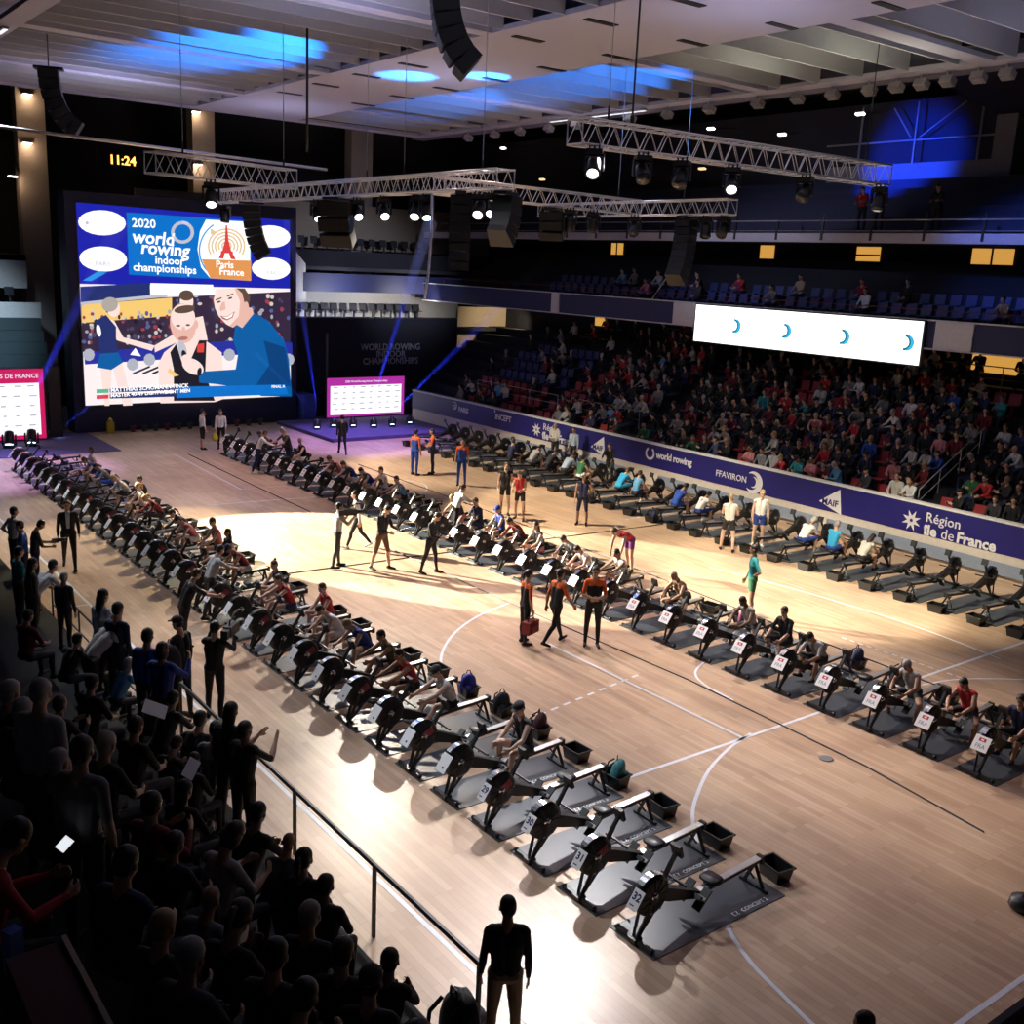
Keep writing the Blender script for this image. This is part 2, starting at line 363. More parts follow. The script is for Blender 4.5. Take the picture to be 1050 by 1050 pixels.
# low blue-grey strip with posts in front of the board
b = MB()
for y0, y1 in ((2.0, 4.1), (4.4, 13.0), (13.4, 21.0), (23, 31)): b.box((XB - 0.12, (y0 + y1) / 2, 0.33), (0.05, y1 - y0, 0.36)); b.bar((XB - 0.12, y0, 0), (XB - 0.12, y0, 0.5), 0.05, 0.05); b.bar((XB - 0.12, y1, 0), (XB - 0.12, y1, 0.5), 0.05, 0.05)
tag(b.build('floor_barrier', mat('grey_blue_panel', (0.22, 0.27, 0.38), 0.4)), 'low grey-blue barrier panels standing along the foot of the sponsor wall', 'barrier')
# lower stand on the right, risers of concrete
NR = 10
def rrow(r): return 21.95 + 0.8 * r, 0.95 + 0.42 * r
b = MB()
for r in range(NR):
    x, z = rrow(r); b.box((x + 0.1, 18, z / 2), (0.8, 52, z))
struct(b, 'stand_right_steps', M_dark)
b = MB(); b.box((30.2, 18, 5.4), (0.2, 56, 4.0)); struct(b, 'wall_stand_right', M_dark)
# balcony on the right
b = MB(); b.box((29.5, 18, 6.35), (8.0, 58, 0.3)); struct(b, 'balcony_right_slab', M_dark)
b = MB(); b.box((25.5, 18, 6.6), (0.16, 56, 0.94)); struct(b, 'balcony_right_fascia', M_navyd)
b = MB()
for y, w in ((33.6, 0.6), (24.75, 1.3), (12.1, 1.4)): b.box((25.4, y, 6.6), (0.1, w, 0.96))
for z in (7.09, 6.11): b.box((25.42, 18, z), (0.14, 56, 0.05))
struct(b, 'balcony_right_frame', M_white)
b = MB()
for r in range(7): b.box((26.9 + 0.8 * r, 18, 6.6 + 0.2 * r), (0.8, 56, 0.3 + 0.4 * r))
struct(b, 'balcony_right_steps', M_dark)
b = MB(); b.box((33.0, 18, 8.2), (0.2, 60, 4.4)); struct(b, 'wall_balcony_right', M_dark)
# upper gallery
b = MB(); b.prism([(28.0, 9.72), (28.0, 10.1), (28.3, 10.1), (28.3, 9.95), (34.4, 10.6), (34.4, 10.3)], -8, 50); struct(b, 'gallery_slab', M_dark)
b = MB(); b.box((27.95, 21, 9.95), (0.12, 58, 0.36)); struct(b, 'gallery_fascia', mat('gallery_white', (0.5, 0.5, 0.58), 0.5))
b = MB()
for r in range(6): b.box((29.6 + 0.8 * r, 21, 10.3 + 0.22 * r), (0.8, 58, 0.3 + 0.44 * r))
struct(b, 'gallery_steps', mat('gallery_blue_grey', (0.05, 0.055, 0.11), 0.8))
b = MB(); b.box((35.0, 21, 13.4), (0.2, 66, 5.6)); struct(b, 'wall_right', mat('gallery_wall', (0.05, 0.05, 0.075), 0.85))
b = MB(); b.box((34.55, 20.6, 13.0), (0.5, 8.5, 0.9)); b.box((34.4, 16.1, 13.5), (1.0, 0.9, 3.2)); struct(b, 'gallery_parapet', mat('gallery_plaster', (0.32, 0.32, 0.38), 0.8))
b = MB()
for y in (17.4, 20.4, 23.2): b.bar((34.3, y, 13.4), (34.3, y, 16.0), 0.08, 0.08)
b.bar((34.3, 16.5, 14.4), (34.3, 25, 14.4), 0.07, 0.07); b.bar((34.3, 18.2, 15.8), (34.3, 20.2, 14.5), 0.06, 0.06); b.bar((34.3, 21.6, 15.8), (34.3, 20.6, 14.5), 0.06, 0.06)
struct(b, 'window_1', M_steel)
# orange windows at the back of the balcony
k = 0
def onX(u, v, x):
    d = RM.transposed() @ Vector(((u - 525) / FPX, (v - 525) / FPX, 1)); return CAM + d * ((x - CAM.x) / d.x)
for u_, w, s in ((633, 0.95, 2), (705, 0.7, 3), (787, 0.85, 1), (891, 1.2, 3), (1019, 1.75, 2)):
    y = onX(u_, 255, 32.86).y
    k += 1
    b = MB(); b.cur = 0; b.box((32.86, y, 9.50), (0.04, w, 0.62)); b.cur = 1
    if s == 2: b.box((32.83, y, 9.5), (0.06, 0.07, 0.66))
    if s == 3: b.box((32.83, y, 9.45), (0.06, w, 0.07))
    struct(b, 'window_%d' % (k + 1), [M_orange, M_blk])
for y, w, h, z in ((35.4, 0.8, 1.3, 6.0), (27.6, 1.8, 1.0, 6.0), (13.0, 1.9, 0.9, 5.6), (9.5, 2.4, 0.9, 5.6)):
    k += 1
    b = MB(); b.box((30.07, y, z), (0.06, w, h)); struct(b, 'door_%d' % (k - 5), M_orange)
# railings of the gallery and balcony
def railing(name, pts, posts_every, h, r, m, label, low=True):
    root = empty(name, pts[0])
    o = Vector(pts[0])
    P = [Vector(p) - o for p in pts]
    bb = MB(); bb.tube([p + Vector((0, 0, h)) for p in P], r, 6); bb.build('handrail', m, root)
    if low: bb = MB(); bb.tube([p + Vector((0, 0, h * 0.5)) for p in P], r * 0.7, 6); bb.build('middle_rail', m, root)
    for i in range(len(P) - 1):
        L = (P[i + 1] - P[i]).length; n = max(1, int(L / posts_every))
        for k in range(n + (1 if i == len(P) - 2 else 0)):
            q = P[i].lerp(P[i + 1], k / n); bb = MB(); bb.bar(q, q + Vector((0, 0, h)), r * 1.2, r * 1.2); bb.build('post', m, root)
    return tag(root, label, 'railing')
root = empty('gallery_railing', (27.9, 0, 10.1))
bb = MB(); bb.tube([(0, -4, 0.52), (0, 48, 0.52)], 0.03, 6); bb.build('handrail', M_steel, root)
bb = MB(); bb.tube([(0, -4, 0.12), (0, 48, 0.12)], 0.02, 6); bb.build('lower_rail', M_steel, root)
for i in range(18):
    bb = MB(); bb.prism([(-0.05, -0.25), (0.03, -0.25), (0.05, 0.75), (0.0, 0.75)], 1.5 + 2.3 * i - 0.05, 1.5 + 2.3 * i + 0.05); bb.build('bracket_post', M_blk, root)
tag(root, 'steel railing with dark fin posts on the white edge of the top gallery', 'railing')
railing('balcony_railing', [(25.55, -5, 7.08), (25.55, 44, 7.08)], 3.0, 0.35, 0.02, mat('dark_red_rail', (0.12, 0.02, 0.04), 0.5), 'dark red handrail along the top of the balcony front with the white screen', False)
railing('stand_railing', [(29.2, 24.2, 4.75), (29.2, 29.5, 4.75)], 1.3, 0.9, 0.025, M_steel, 'steel railing at the top of the crowded stand below the white balcony screen')
railing('stand_railing', [(28.6, 8.0, 4.6), (28.6, 14.5, 4.6)], 1.3, 0.9, 0.025, M_steel, 'steel railing at the top of the stand before the lit doorways near the frame edge')
for y0, y1 in ((36.5, 30.0), (29.0, 24.5)):
    railing('stand_railing', [(22.9, y0, 1.7), (22.9, y1, 1.7)], 2.0, 0.8, 0.02, M_steel, 'thin steel railing across the front seats of the stand %s' % ('nearer the stage' if y0 > 30 else 'above the star emblem'))
railing('stair_railing', [(21.4, 10.2, 1.2), (24.6, 10.2, 2.9)], 1.2, 0.8, 0.02, M_steel, 'steel stair railing climbing the stand behind the board with the star emblem')
# left edge of the court: barrier, steps under the near spectators
root = railing('court_railing', [(-2.63, 0.05, 0.0), (-2.63, 9.0, 0.0)], 2.0, 1.0, 0.035, M_blk, 'black handrail between the wooden floor and the near spectators', False)
railing('court_railing', [(-3.0, 9.6, 0.0), (-3.0, 16.0, 0.0)], 2.0, 0.95, 0.025, M_blk, 'black handrail beside the standing spectators near the suited man')
def lrow(r): return -3.5 - 0.75 * r, 0.40 + 0.5 * r
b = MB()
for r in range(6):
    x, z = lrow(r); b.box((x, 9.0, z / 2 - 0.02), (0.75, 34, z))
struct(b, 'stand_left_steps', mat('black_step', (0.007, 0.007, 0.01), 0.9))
q0 = px(64, 961, 4.3); q1 = px(118, 1050, 4.3)
b = MB(); b.cur = 0; b.box((q0.x - 0.16, q0.y - 1.6, 3.2), (0.3, 3.2, 2.16)); b.cur = 1; b.box((q0.x + 0.01, q0.y - 1.6, 4.27), (0.03, 3.22, 0.07))
struct(b, 'parapet_wall', [M_maroon, mat('cream_edge', (0.6, 0.48, 0.36), 0.6)])
# ---------------------------------------------------------------- rowing machines
M_mat = mat('grey_rubber_mat', (0.055, 0.064, 0.08), 0.38, var=0.1, spec=0.55)
M_frame = mat('erg_black', (0.013, 0.013, 0.015), 0.38, var=0.05)
M_cage = mat('erg_cage', (0.018, 0.018, 0.02), 0.35, var=0.05)
M_rail = mat('erg_rail_aluminium', (0.72, 0.72, 0.72), 0.28, 0.85, var=0.04)
M_paper = mat('white_paper', (0.86, 0.86, 0.88), 0.6, var=0.02)
M_ink = mat('dark_blue_ink', (0.02, 0.02, 0.10), 0.6, var=0)
M_inkr = mat('red_ink', (0.55, 0.03, 0.06), 0.6, var=0)
M_wht = mat('white_print', (0.8, 0.8, 0.82), 0.5, var=0)
M_screen = mat('dark_display', (0.05, 0.055, 0.06), 0.15, var=0)
M_tub = mat('black_tub', (0.012, 0.012, 0.013), 0.35, var=0.05)
M_chrome = mat('chrome', (0.85, 0.85, 0.87), 0.15, 1.0, var=0)
FC = Vector((0.27, 0, 0.60))   # centre of the flywheel, front of the mat at x = 0
def ring(b, r0, r1, y0, y1, c, n=22):
    "an annulus around the y axis"
    b.lathe([(r0, y0), (r1, y0), (r1, y1), (r0, y1), (r0, y0)], n, 'y', c, cap=False)
def make_erg():
    root = empty('rowing_machine')
    b = MB(); b.lathe([(0.05, -0.085), (0.21, -0.085), (0.275, -0.05), (0.285, 0.0), (0.275, 0.05), (0.21, 0.085), (0.05, 0.085)], 26, 'y', FC); 
    for k in range(12):
        t = k * math.pi / 6; d = Vector((math.cos(t), 0, math.sin(t)))
        b.bar(FC + d * 0.07 + Vector((0, -0.092, 0)), FC + d * 0.235 + Vector((0, -0.086, 0)), 0.012, 0.012)
        b.bar(FC + d * 0.07 + Vector((0, 0.092, 0)), FC + d * 0.235 + Vector((0, 0.086, 0)), 0.012, 0.012)
    cage = b.build('flywheel_cage', M_cage, root)
    b = MB(); b.lathe([(0.0, -0.11), (0.05, -0.11), (0.06, -0.09), (0.06, 0.09), (0.05, 0.11), (0, 0.11)], 14, 'y', FC, cap=False); b.build('hub', M_chrome, cage)
    b = MB()
    for i in range(7):
        t = R_(58 + 11 * i); d = Vector((math.cos(t), 0, math.sin(t)))
        t2 = R_(58 + 11 * i + 11); d2 = Vector((math.cos(t2), 0, math.sin(t2)))
        b.quad(FC + d * 0.289 + Vector((0, -0.055, 0)), FC + d2 * 0.289 + Vector((0, -0.055, 0)), FC + d2 * 0.289 + Vector((0, 0.055, 0)), FC + d * 0.289 + Vector((0, 0.055, 0)))
    b.build('cage_highlight', M_chrome, cage)  # silver highlight on the cage top, put on as a chrome strip
    b = MB(); b.bar((0.05, -0.30, 0.035), (0.05, 0.30, 0.035), 0.06, 0.05); b.lathe([(0.0, -0.33), (0.035, -0.33), (0.035, -0.29), (0, -0.29)], 10, 'y', (0.05, 0, 0.04), False); b.lathe([(0.0, 0.29), (0.035, 0.29), (0.035, 0.33), (0, 0.33)], 10, 'y', (0.05, 0, 0.04), False)
    b.box((0.05, 0, 0.05), (0.13, 0.14, 0.05)); b.build('front_foot', M_frame, root)
    for y in (-0.105, 0.105):
        b = MB(); b.bar((0.06, y * 0.3, 0.05), (0.25, y, 0.60), 0.028, 0.05); b.build('front_leg', M_frame, root)
    b = MB(); b.bar((0.06, -0.02, 0.05), (0.52, 0.0, 0.50), 0.035, 0.045); b.build('leg_brace', M_frame, root)
    # chain housing: a sloping box from the flywheel to the foot plates
    b = MB(); b.prism([(0.26, 0.68), (0.26, 0.53), (0.55, 0.42), (1.16, 0.25), (1.18, 0.34), (0.98, 0.43), (0.58, 0.60)], -0.06, 0.06); b.build('chain_housing', M_frame, root)
    b = MB(); b.bar((0.44, 0.02, 0.60), (0.62, 0.02, 0.90), 0.045, 0.05); b.bar((0.62, 0.02, 0.90), (0.70, 0.02, 1.02), 0.045, 0.045); arm = b.build('monitor_arm', M_frame, root)
    b = MB(); b.box((0.715, 0.02, 1.06), (0.05, 0.17, 0.17), (0, R_(-18), 0)); mon = b.build('monitor', M_blk, arm)
    b = MB(); b.box((0.742, 0.02, 1.075), (0.008, 0.12, 0.07), (0, R_(-18), 0)); b.build('display', M_screen, mon)
    b = MB(); b.bar((0.70, -0.20, 0.66), (0.70, 0.24, 0.66), 0.028, 0.028); b.bar((0.66, 0.02, 0.64), (0.70, 0.02, 0.66), 0.02, 0.02); b.build('handle', M_blk, root)
    for y in (-0.14, 0.14):
        b = MB(); b.box((1.10, y, 0.30), (0.32, 0.13, 0.025), (0, R_(-46), 0)); b.box((1.02, y, 0.36), (0.06, 0.11, 0.05), (0, R_(-46), 0)); fp = b.build('foot_plate', M_frame, root)
        b = MB(); b.box((1.085, y, 0.325), (0.05, 0.135, 0.03), (0, R_(-46), 0)); b.build('foot_strap', mat('grey_strap', (0.35, 0.35, 0.37), 0.7), fp)
    b = MB(); b.cur = 0; b.prism([(1.08, 0.26), (2.40, 0.355), (2.40, 0.415), (1.08, 0.325)], -0.035, 0.035); b.cur = 1; b.prism([(1.08, 0.325), (2.40, 0.415), (2.40, 0.428), (1.08, 0.34)], -0.05, 0.05)
    rail = b.build('rail', [M_frame, M_rail], root)
    b = MB(); b.prism([(2.37, 0.33), (2.43, 0.33), (2.43, 0.44), (2.37, 0.44)], -0.055, 0.055); b.build('rail_end_stop', M_blk, rail)
    b = MB(); b.bar((2.30, 0, 0.36), (2.32, -0.16, 0.03), 0.03, 0.04); b.bar((2.30, 0, 0.36), (2.32, 0.16, 0.03), 0.03, 0.04); b.bar((2.32, -0.24, 0.02), (2.32, 0.24, 0.02), 0.05, 0.035); b.bar((2.12, 0, 0.36), (2.31, 0, 0.12), 0.02, 0.025); b.build('rear_leg', M_frame, root)
    # seat, shaped with a dip
    b = MB(); n = 12; vs = []; 
    for lay, (sc, z) in enumerate(((0.82, 0.0), (1.0, 0.02), (1.0, 0.045), (0.86, 0.062))):
        for j in range(n):
            t = 2 * math.pi * j / n; x = 0.13 * math.copysign(abs(math.cos(t)) ** 0.6, math.cos(t)); y = 0.155 * math.copysign(abs(math.sin(t)) ** 0.6, math.sin(t))
            vs.append((x * sc, y * sc, z + (0.012 * abs(y) / 0.15 if lay == 3 else 0)))
    fs = [(l * n + j, l * n + (j + 1) % n, (l + 1) * n + (j + 1) % n, (l + 1) * n + j) for l in range(3) for j in range(n)] + [tuple(range(n))[::-1], tuple(3 * n + j for j in range(n))]
    b.add(vs, fs, True); b.box((0, 0, -0.012), (0.16, 0.14, 0.05)); seat = b.build('seat', M_blk, root)
    seat.location = (1.42, 0, 0.372)
    # number sheet clipped to the front of the cage, tipped upwards
    M = plane_T((-0.045, -0.06, 0.66), (0, -1, 0), (0.57, 0, 0.82))
    b = MB(); b.box((0, 0, 0), (0.17, 0.26, 0.004))
    sheet = b.build('number_sheet', M_paper, root); sheet.matrix_local = M
    return root, sheet, M, seat
ERG, SHEET, SHEET_M, SEAT = make_erg()
freeze(ERG)
_prt = {}
def print_mesh(txt, kind):
    key = (txt, kind)
    if key in _prt: return _prt[key]
    b = MB(); T = Matrix.Translation((0, 0, 0.003))
    if kind == 'number':
        text_mb(b, txt, 0.135, T @ Matrix.Translation((0.0, 0.03, 0)), 0.001, 0.004); b.T = T; b.box((-0.02, -0.08, 0), (0.07, 0.015, 0.001)); me = b.mesh('printed_number', [M_ink])
    elif kind == 'flag':
        b.cur = 1; b.T = T; b.box((0.0, 0.065, 0.0), (0.075, 0.06, 0.001)); b.cur = 2; b.box((0.0, 0.065, 0.0008), (0.03, 0.025, 0.001)); b.T = None; b.cur = 0
        text_mb(b, txt, 0.10, T @ Matrix.Translation((0.0, -0.05, 0)), 0.001, 0.0, width=.62); me = b.mesh('printed_number', [mat('grey_ink', (0.25, 0.3, 0.36), 0.6, var=0), M_inkr, M_wht])
    else:
        b.T = T; b.box((0.02, -0.06, 0), (0.03, 0.03, 0.001)); b.T = None; me = b.mesh('printed_number', [M_ink])
    _prt[key] = me; return me
b = MB(); b.box((1.255, 0, 0.006), (2.51, 0.80, 0.012)); MATO = b.build('floor_mat', M_mat)
b = MB()
text_mb(b, 'CONCEPT 2', 0.095, plane_T((1.98, -0.31, 0.0132), (1, 0, 0), (0, 1, 0)), 0.0, 0.001, spacing=1.0)
b.T = Matrix.Translation((1.62, -0.31, 0.0132)); b.ribbon([(-0.03, -0.03), (-0.06, -0.03), (-0.06, 0.035), (-0.03, 0.035)], 0.018, 0); b.ribbon([(0.0, 0.035), (0.03, 0.035), (0.0, -0.03), (0.035, -0.03)], 0.018, 0); b.T = None
b.build('printed_logo', M_wht, MATO); freeze(MATO)
def make_tub():
    root = empty('storage_tub')
    b = MB(); w, d, h, t = 0.15, 0.21, 0.22, 0.008
    def rect(s, z, ins=0): return [((w - ins) * s * a, (d - ins) * s * c, z) for a, c in ((-1, -1), (1, -1), (1, 1), (-1, 1))]
    vs = rect(0.82, 0) + rect(1.0, h) + rect(1.0, h, t * 1.4) + rect(0.82, 0.015, t * 1.4)
    fs = [(3, 2, 1, 0)] + [(4 * l + j, 4 * l + (j + 1) % 4, 4 * l + 4 + (j + 1) % 4, 4 * l + 4 + j) for l in range(3) for j in range(4)] + [(12, 13, 14, 15)]
    b.add(vs, fs); b.build('body', M_tub, root)
    b = MB()
    for s in (-1, 1): b.box((s * (w + 0.008), 0, h - 0.01), (0.02, 2 * d + 0.035, 0.02)); b.box((0, s * (d + 0.008), h - 0.01), (2 * w + 0.035, 0.02, 0.02))
    b.build('rim', M_tub, root)
    return root
TUB = make_tub(); freeze(TUB)
def stuff_bag(kind):
    M = {'blue': mat('blue_bag', (0.03, 0.04, 0.45), 0.6), 'teal': mat('teal_bag', (0.05, 0.22, 0.24), 0.6), 'maroon': mat('maroon_bag', (0.05, 0.01, 0.015), 0.7), 'dark': mat('dark_bag', (0.02, 0.02, 0.03), 0.7), 'navy': mat('navy_bag', (0.03, 0.035, 0.1), 0.7), 'pink': mat('plum_bag', (0.16, 0.03, 0.1), 0.6)}[kind]
    root = empty('backpack')
    b = MB(); n = 16
    prof = [(0.10, 0.0), (0.165, 0.03), (0.185, 0.14), (0.18, 0.27), (0.155, 0.37), (0.10, 0.44), (0.03, 0.465)]
    vs = []
    for r, z in prof:
        for j in range(n):
            t = 2 * math.pi * j / n; vs.append((0.72 * r * math.cos(t) + 0.03 * z, r * math.sin(t) * (1 + 0.06 * math.sin(3 * t)), z + 0.012 * math.sin(5 * t)))
    k = len(prof); fs = [(i * n + j, i * n + (j + 1) % n, (i + 1) * n + (j + 1) % n, (i + 1) * n + j) for i in range(k - 1) for j in range(n)] + [tuple(range(n))[::-1], tuple((k - 1) * n + j for j in range(n))]
    b.add(vs, fs, True); b.build('body', M, root)
    b = MB(); b.lathe([(0.03, 0), (0.06, 0.03), (0.1, 0.1), (0.1, 0.2), (0.07, 0.24)], 12, 'z', (0.12, 0, 0.03)); b.build('front_pocket', M, root)
    for s in (-1, 1):
        b = MB(); b.tube([(-0.10, s * 0.08, 0.42), (-0.19, s * 0.1, 0.33), (-0.2, s * 0.11, 0.18), (-0.13, s * 0.12, 0.05)], 0.016, 6); b.build('shoulder_strap', M_blk, root)
    b = MB(); b.tube([(-0.05, -0.05, 0.45), (-0.06, -0.03, 0.52), (-0.06, 0.03, 0.52), (-0.05, 0.05, 0.45)], 0.011, 6); b.build('carry_loop', M_blk, root)
    freeze(root); return root
P_ = 1.08
ERGS = {}
ROWS = {1: ('front row', 0.0, 0.40, 0, 32), 2: ('middle row', 8.18, 0.50, 0, 32), 3: ('wall row', 19.1, 4.0, 0, 28)}
seat_x = {}
first_e = [True]; first_m = [True]
def erg_y(row, k): return ROWS[row][2] + P_ * k
def row3x(k): return 18.98 + 0.016 * max(k, 0)
occupied = {}
# ---------------------------------------------------------------- people
class Prims:
    def __init__(s): s.p = []
    def cap(s, a, ra, b, rb, slot): s.p.append(('c', Vector(a), ra, Vector(b), rb, slot))
    def ell(s, c, r, M, slot): s.p.append(('e', Vector(c), Vector(r), M.copy(), slot))
def leg_dir(pitch, out, sgn): 
    a, o = R_(pitch), R_(out)
    return Vector((math.sin(a) * math.cos(o), sgn * math.sin(o), -math.cos(a) * math.cos(o)))
def make_prims(P):
    """P: h (pelvis height), lean, side, twist, legs ((pitch, out, knee, toe) x2), arms ((pitch, out, elbow pitch, elbow out) x2, all absolute), head (pitch, yaw), curl
    faces +x, its left side is +y"""
    s = Prims(); V = Vector
    lean = R_(P.get('lean', 0)); side = R_(P.get('side', 0)); tw = R_(P.get('twist', 0))
    u = V((math.sin(lean), math.sin(side), math.cos(lean) * math.cos(side))).normalized()
    Lp = V((0, 1, 0)); Lc = V((-math.sin(tw), math.cos(tw), 0)); Lc = (Lc - u * Lc.dot(u)).normalized()
    Fc = Lc.cross(u).normalized()
    pel = V((0, 0, P['h']))
    s.cap(pel - Lp * .075, .108, pel + Lp * .075, .108, 6)
    lo = u.lerp(V((0, 0, 1)), .35).normalized()
    w1 = pel + lo * .15; ch = w1 + u * .20
    for k in (-1, 1):
        s.cap(pel + Lp * .05 * k + lo * .05, .108, w1 + Lp * .05 * k, .098, 2)
        s.cap(w1 + Lc * .055 * k, .098, ch + Lc * .075 * k, .108, 2)
        s.cap(ch + Lc * .075 * k, .105, ch + u * .10 + Lc * .075 * k, .085, 1)
    sh = ch + u * .12
    s.cap(sh - Lc * .15, .062, sh + Lc * .15, .062, 1)
    hp, hy = (R_(v) for v in P.get('head', (0, 0)))
    nb = sh + u * .06
    f0 = Fc
    fwd = V((f0.x * math.cos(hy) - f0.y * math.sin(hy), f0.x * math.sin(hy) + f0.y * math.cos(hy), 0)).normalized()
    upv = (V((0, 0, 1)) * math.cos(hp) + fwd * math.sin(hp)).normalized()
    nd = (u * .5 + upv * .5).normalized()
    hc = nb + nd * .06 + upv * .105 + fwd * (.02 + .03 * math.sin(max(0, hp)))
    s.cap(sh + u * .02, .066, nb + nd * .06, .054, 0); s.cap(nb + nd * .05, .054, hc - upv * .05, .05, 0)
    hf = (fwd * math.cos(hp) - V((0, 0, 1)) * math.sin(hp)).normalized(); hl = upv.cross(hf).normalized()
    HM = Matrix((hf, hl, upv)).transposed()
    H = lambda x, y, z: hc + HM @ V((x, y, z))
    s.ell(hc + HM @ V((-.008, 0, .025)), (.095, .075, .095), HM, 0)
    s.ell(hc + HM @ V((.018, 0, -.045)), (.07, .058, .072), HM, 0)
    s.cap(H(.084, 0, .005), .008, H(.102, 0, -.028), .014, 0)
    for k in (-1, 1):
        s.ell(H(-.005, .078 * k, -.005), (.022, .012, .032), HM, 0)
        s.ell(H(.080, .031 * k, .008), (.010, .013, .007), HM, 10)
    s.cap(H(.082, -.02, -.062), .006, H(.082, .02, -.062), .006, 11)
    head = HM.to_4x4(); head.translation = hc
    # legs
    feet = []
    for i, k in enumerate((1, -1)):
        pit, out, knee, toe = P['legs'][i]
        hip = pel + Lp * .088 * k - V((0, 0, .03))
        d1 = leg_dir(pit, out, k); kn = hip + d1 * .43
        d2 = leg_dir(pit - knee, out * (0.4 if knee < 40 else -0.25), k); an = kn + d2 * .41
        mid = hip.lerp(kn, .55)
        s.cap(hip, .092, mid, .075, 6); s.cap(mid, .075, kn, .058, 7)
        cf = kn + d2 * .13 - V((.02, 0, 0)) * (1 if knee < 60 else .5)
        s.cap(kn, .056, cf, .055, 8); s.cap(cf, .055, an, .037, 8)
        ta = R_(toe); fo = V((math.cos(ta) * math.cos(R_(out * .5)), k * math.sin(R_(out * .5 + 6)), math.sin(ta)))
        dn = V((0, 0, -1)) if abs(toe) < 25 else V((math.sin(ta), 0, -math.cos(ta)))
        heel = an + dn * .045 - fo * .045
        s.cap(an, .04, heel, .036, 9); s.cap(heel, .036, an + dn * .052 + fo * .10, .036, 9); s.cap(an + dn * .05 + fo * .08, .037, an + dn * .056 + fo * .17, .028, 9)
        feet.append(an + dn * .085)
    # arms
    hands = []
    for i, k in enumerate((1, -1)):
        p1, o1, p2, o2 = P['arms'][i]
        S = sh + Lc * .178 * k - u * .015
        d1 = leg_dir(p1, o1, k); el = S + d1 * .28
        d2 = leg_dir(p2, o2, k); wr = el + d2 * .245
        s.cap(sh + Lc * .15 * k, .062, S, .056, 1)
        s.cap(S, .054, S + d1 * .15, .047, 3); s.cap(S + d1 * .15, .047, el, .040, 3)
        s.cap(el, .041, el + d2 * .09, .042, 4); s.cap(el + d2 * .09, .042, wr, .027, 4)
        # hand: palm and five fingers; n is the palm normal (towards the body), t the thumb side
        n = V((0, -k, 0)); n = (n - d2 * n.dot(d2)); n = n.normalized() if n.length > .2 else V((0, 0, -1))
        if P.get('palm') == 'down': n = V((0, 0, -1)) - d2 * V((0, 0, -1)).dot(d2); n = n.normalized() if n.length > .2 else V((-1, 0, 0))
        t = n.cross(d2).normalized() * k
        if t.x + t.z * .5 < 0 and P.get('palm') != 'down': t = -t
        c = P.get('curl', 25)
        pe = wr + d2 * .085
        for w in (-.024, 0, .024): s.cap(wr + t * w * .7 + d2 * .012, .016, pe + t * w * 1.15, .0135, 5)
        for j, (w, L) in enumerate(((.034, .068), (.0115, .078), (-.0115, .072), (-.033, .056))):
            a = pe + t * w + d2 * .004; r = .0092 if j < 3 else .008
            for seg, ang in enumerate((.45, 1.0, 1.5)):
                q = R_(c * ang); dd = (d2 * math.cos(q) + n * math.sin(q) + t * w * 1.5).normalized()
                e = a + dd * L * (.46, .32, .26)[seg]; s.cap(a, r, e, r * .92, 5); a = e; r *= .95
        b0 = wr + d2 * .025 + t * .024; q = R_(35 + c * .2)
        b1 = b0 + (d2 * math.cos(q) + t * math.sin(q) + n * .25).normalized() * .048; b2 = b1 + (d2 + t * .25 + n * .3).normalized() * .034
        s.cap(b0, .015, b1, .0115, 5); s.cap(b1, .0115, b2, .0095, 5)
        hands.append((pe.copy(), d2.copy()))
    return s, head, feet, hands
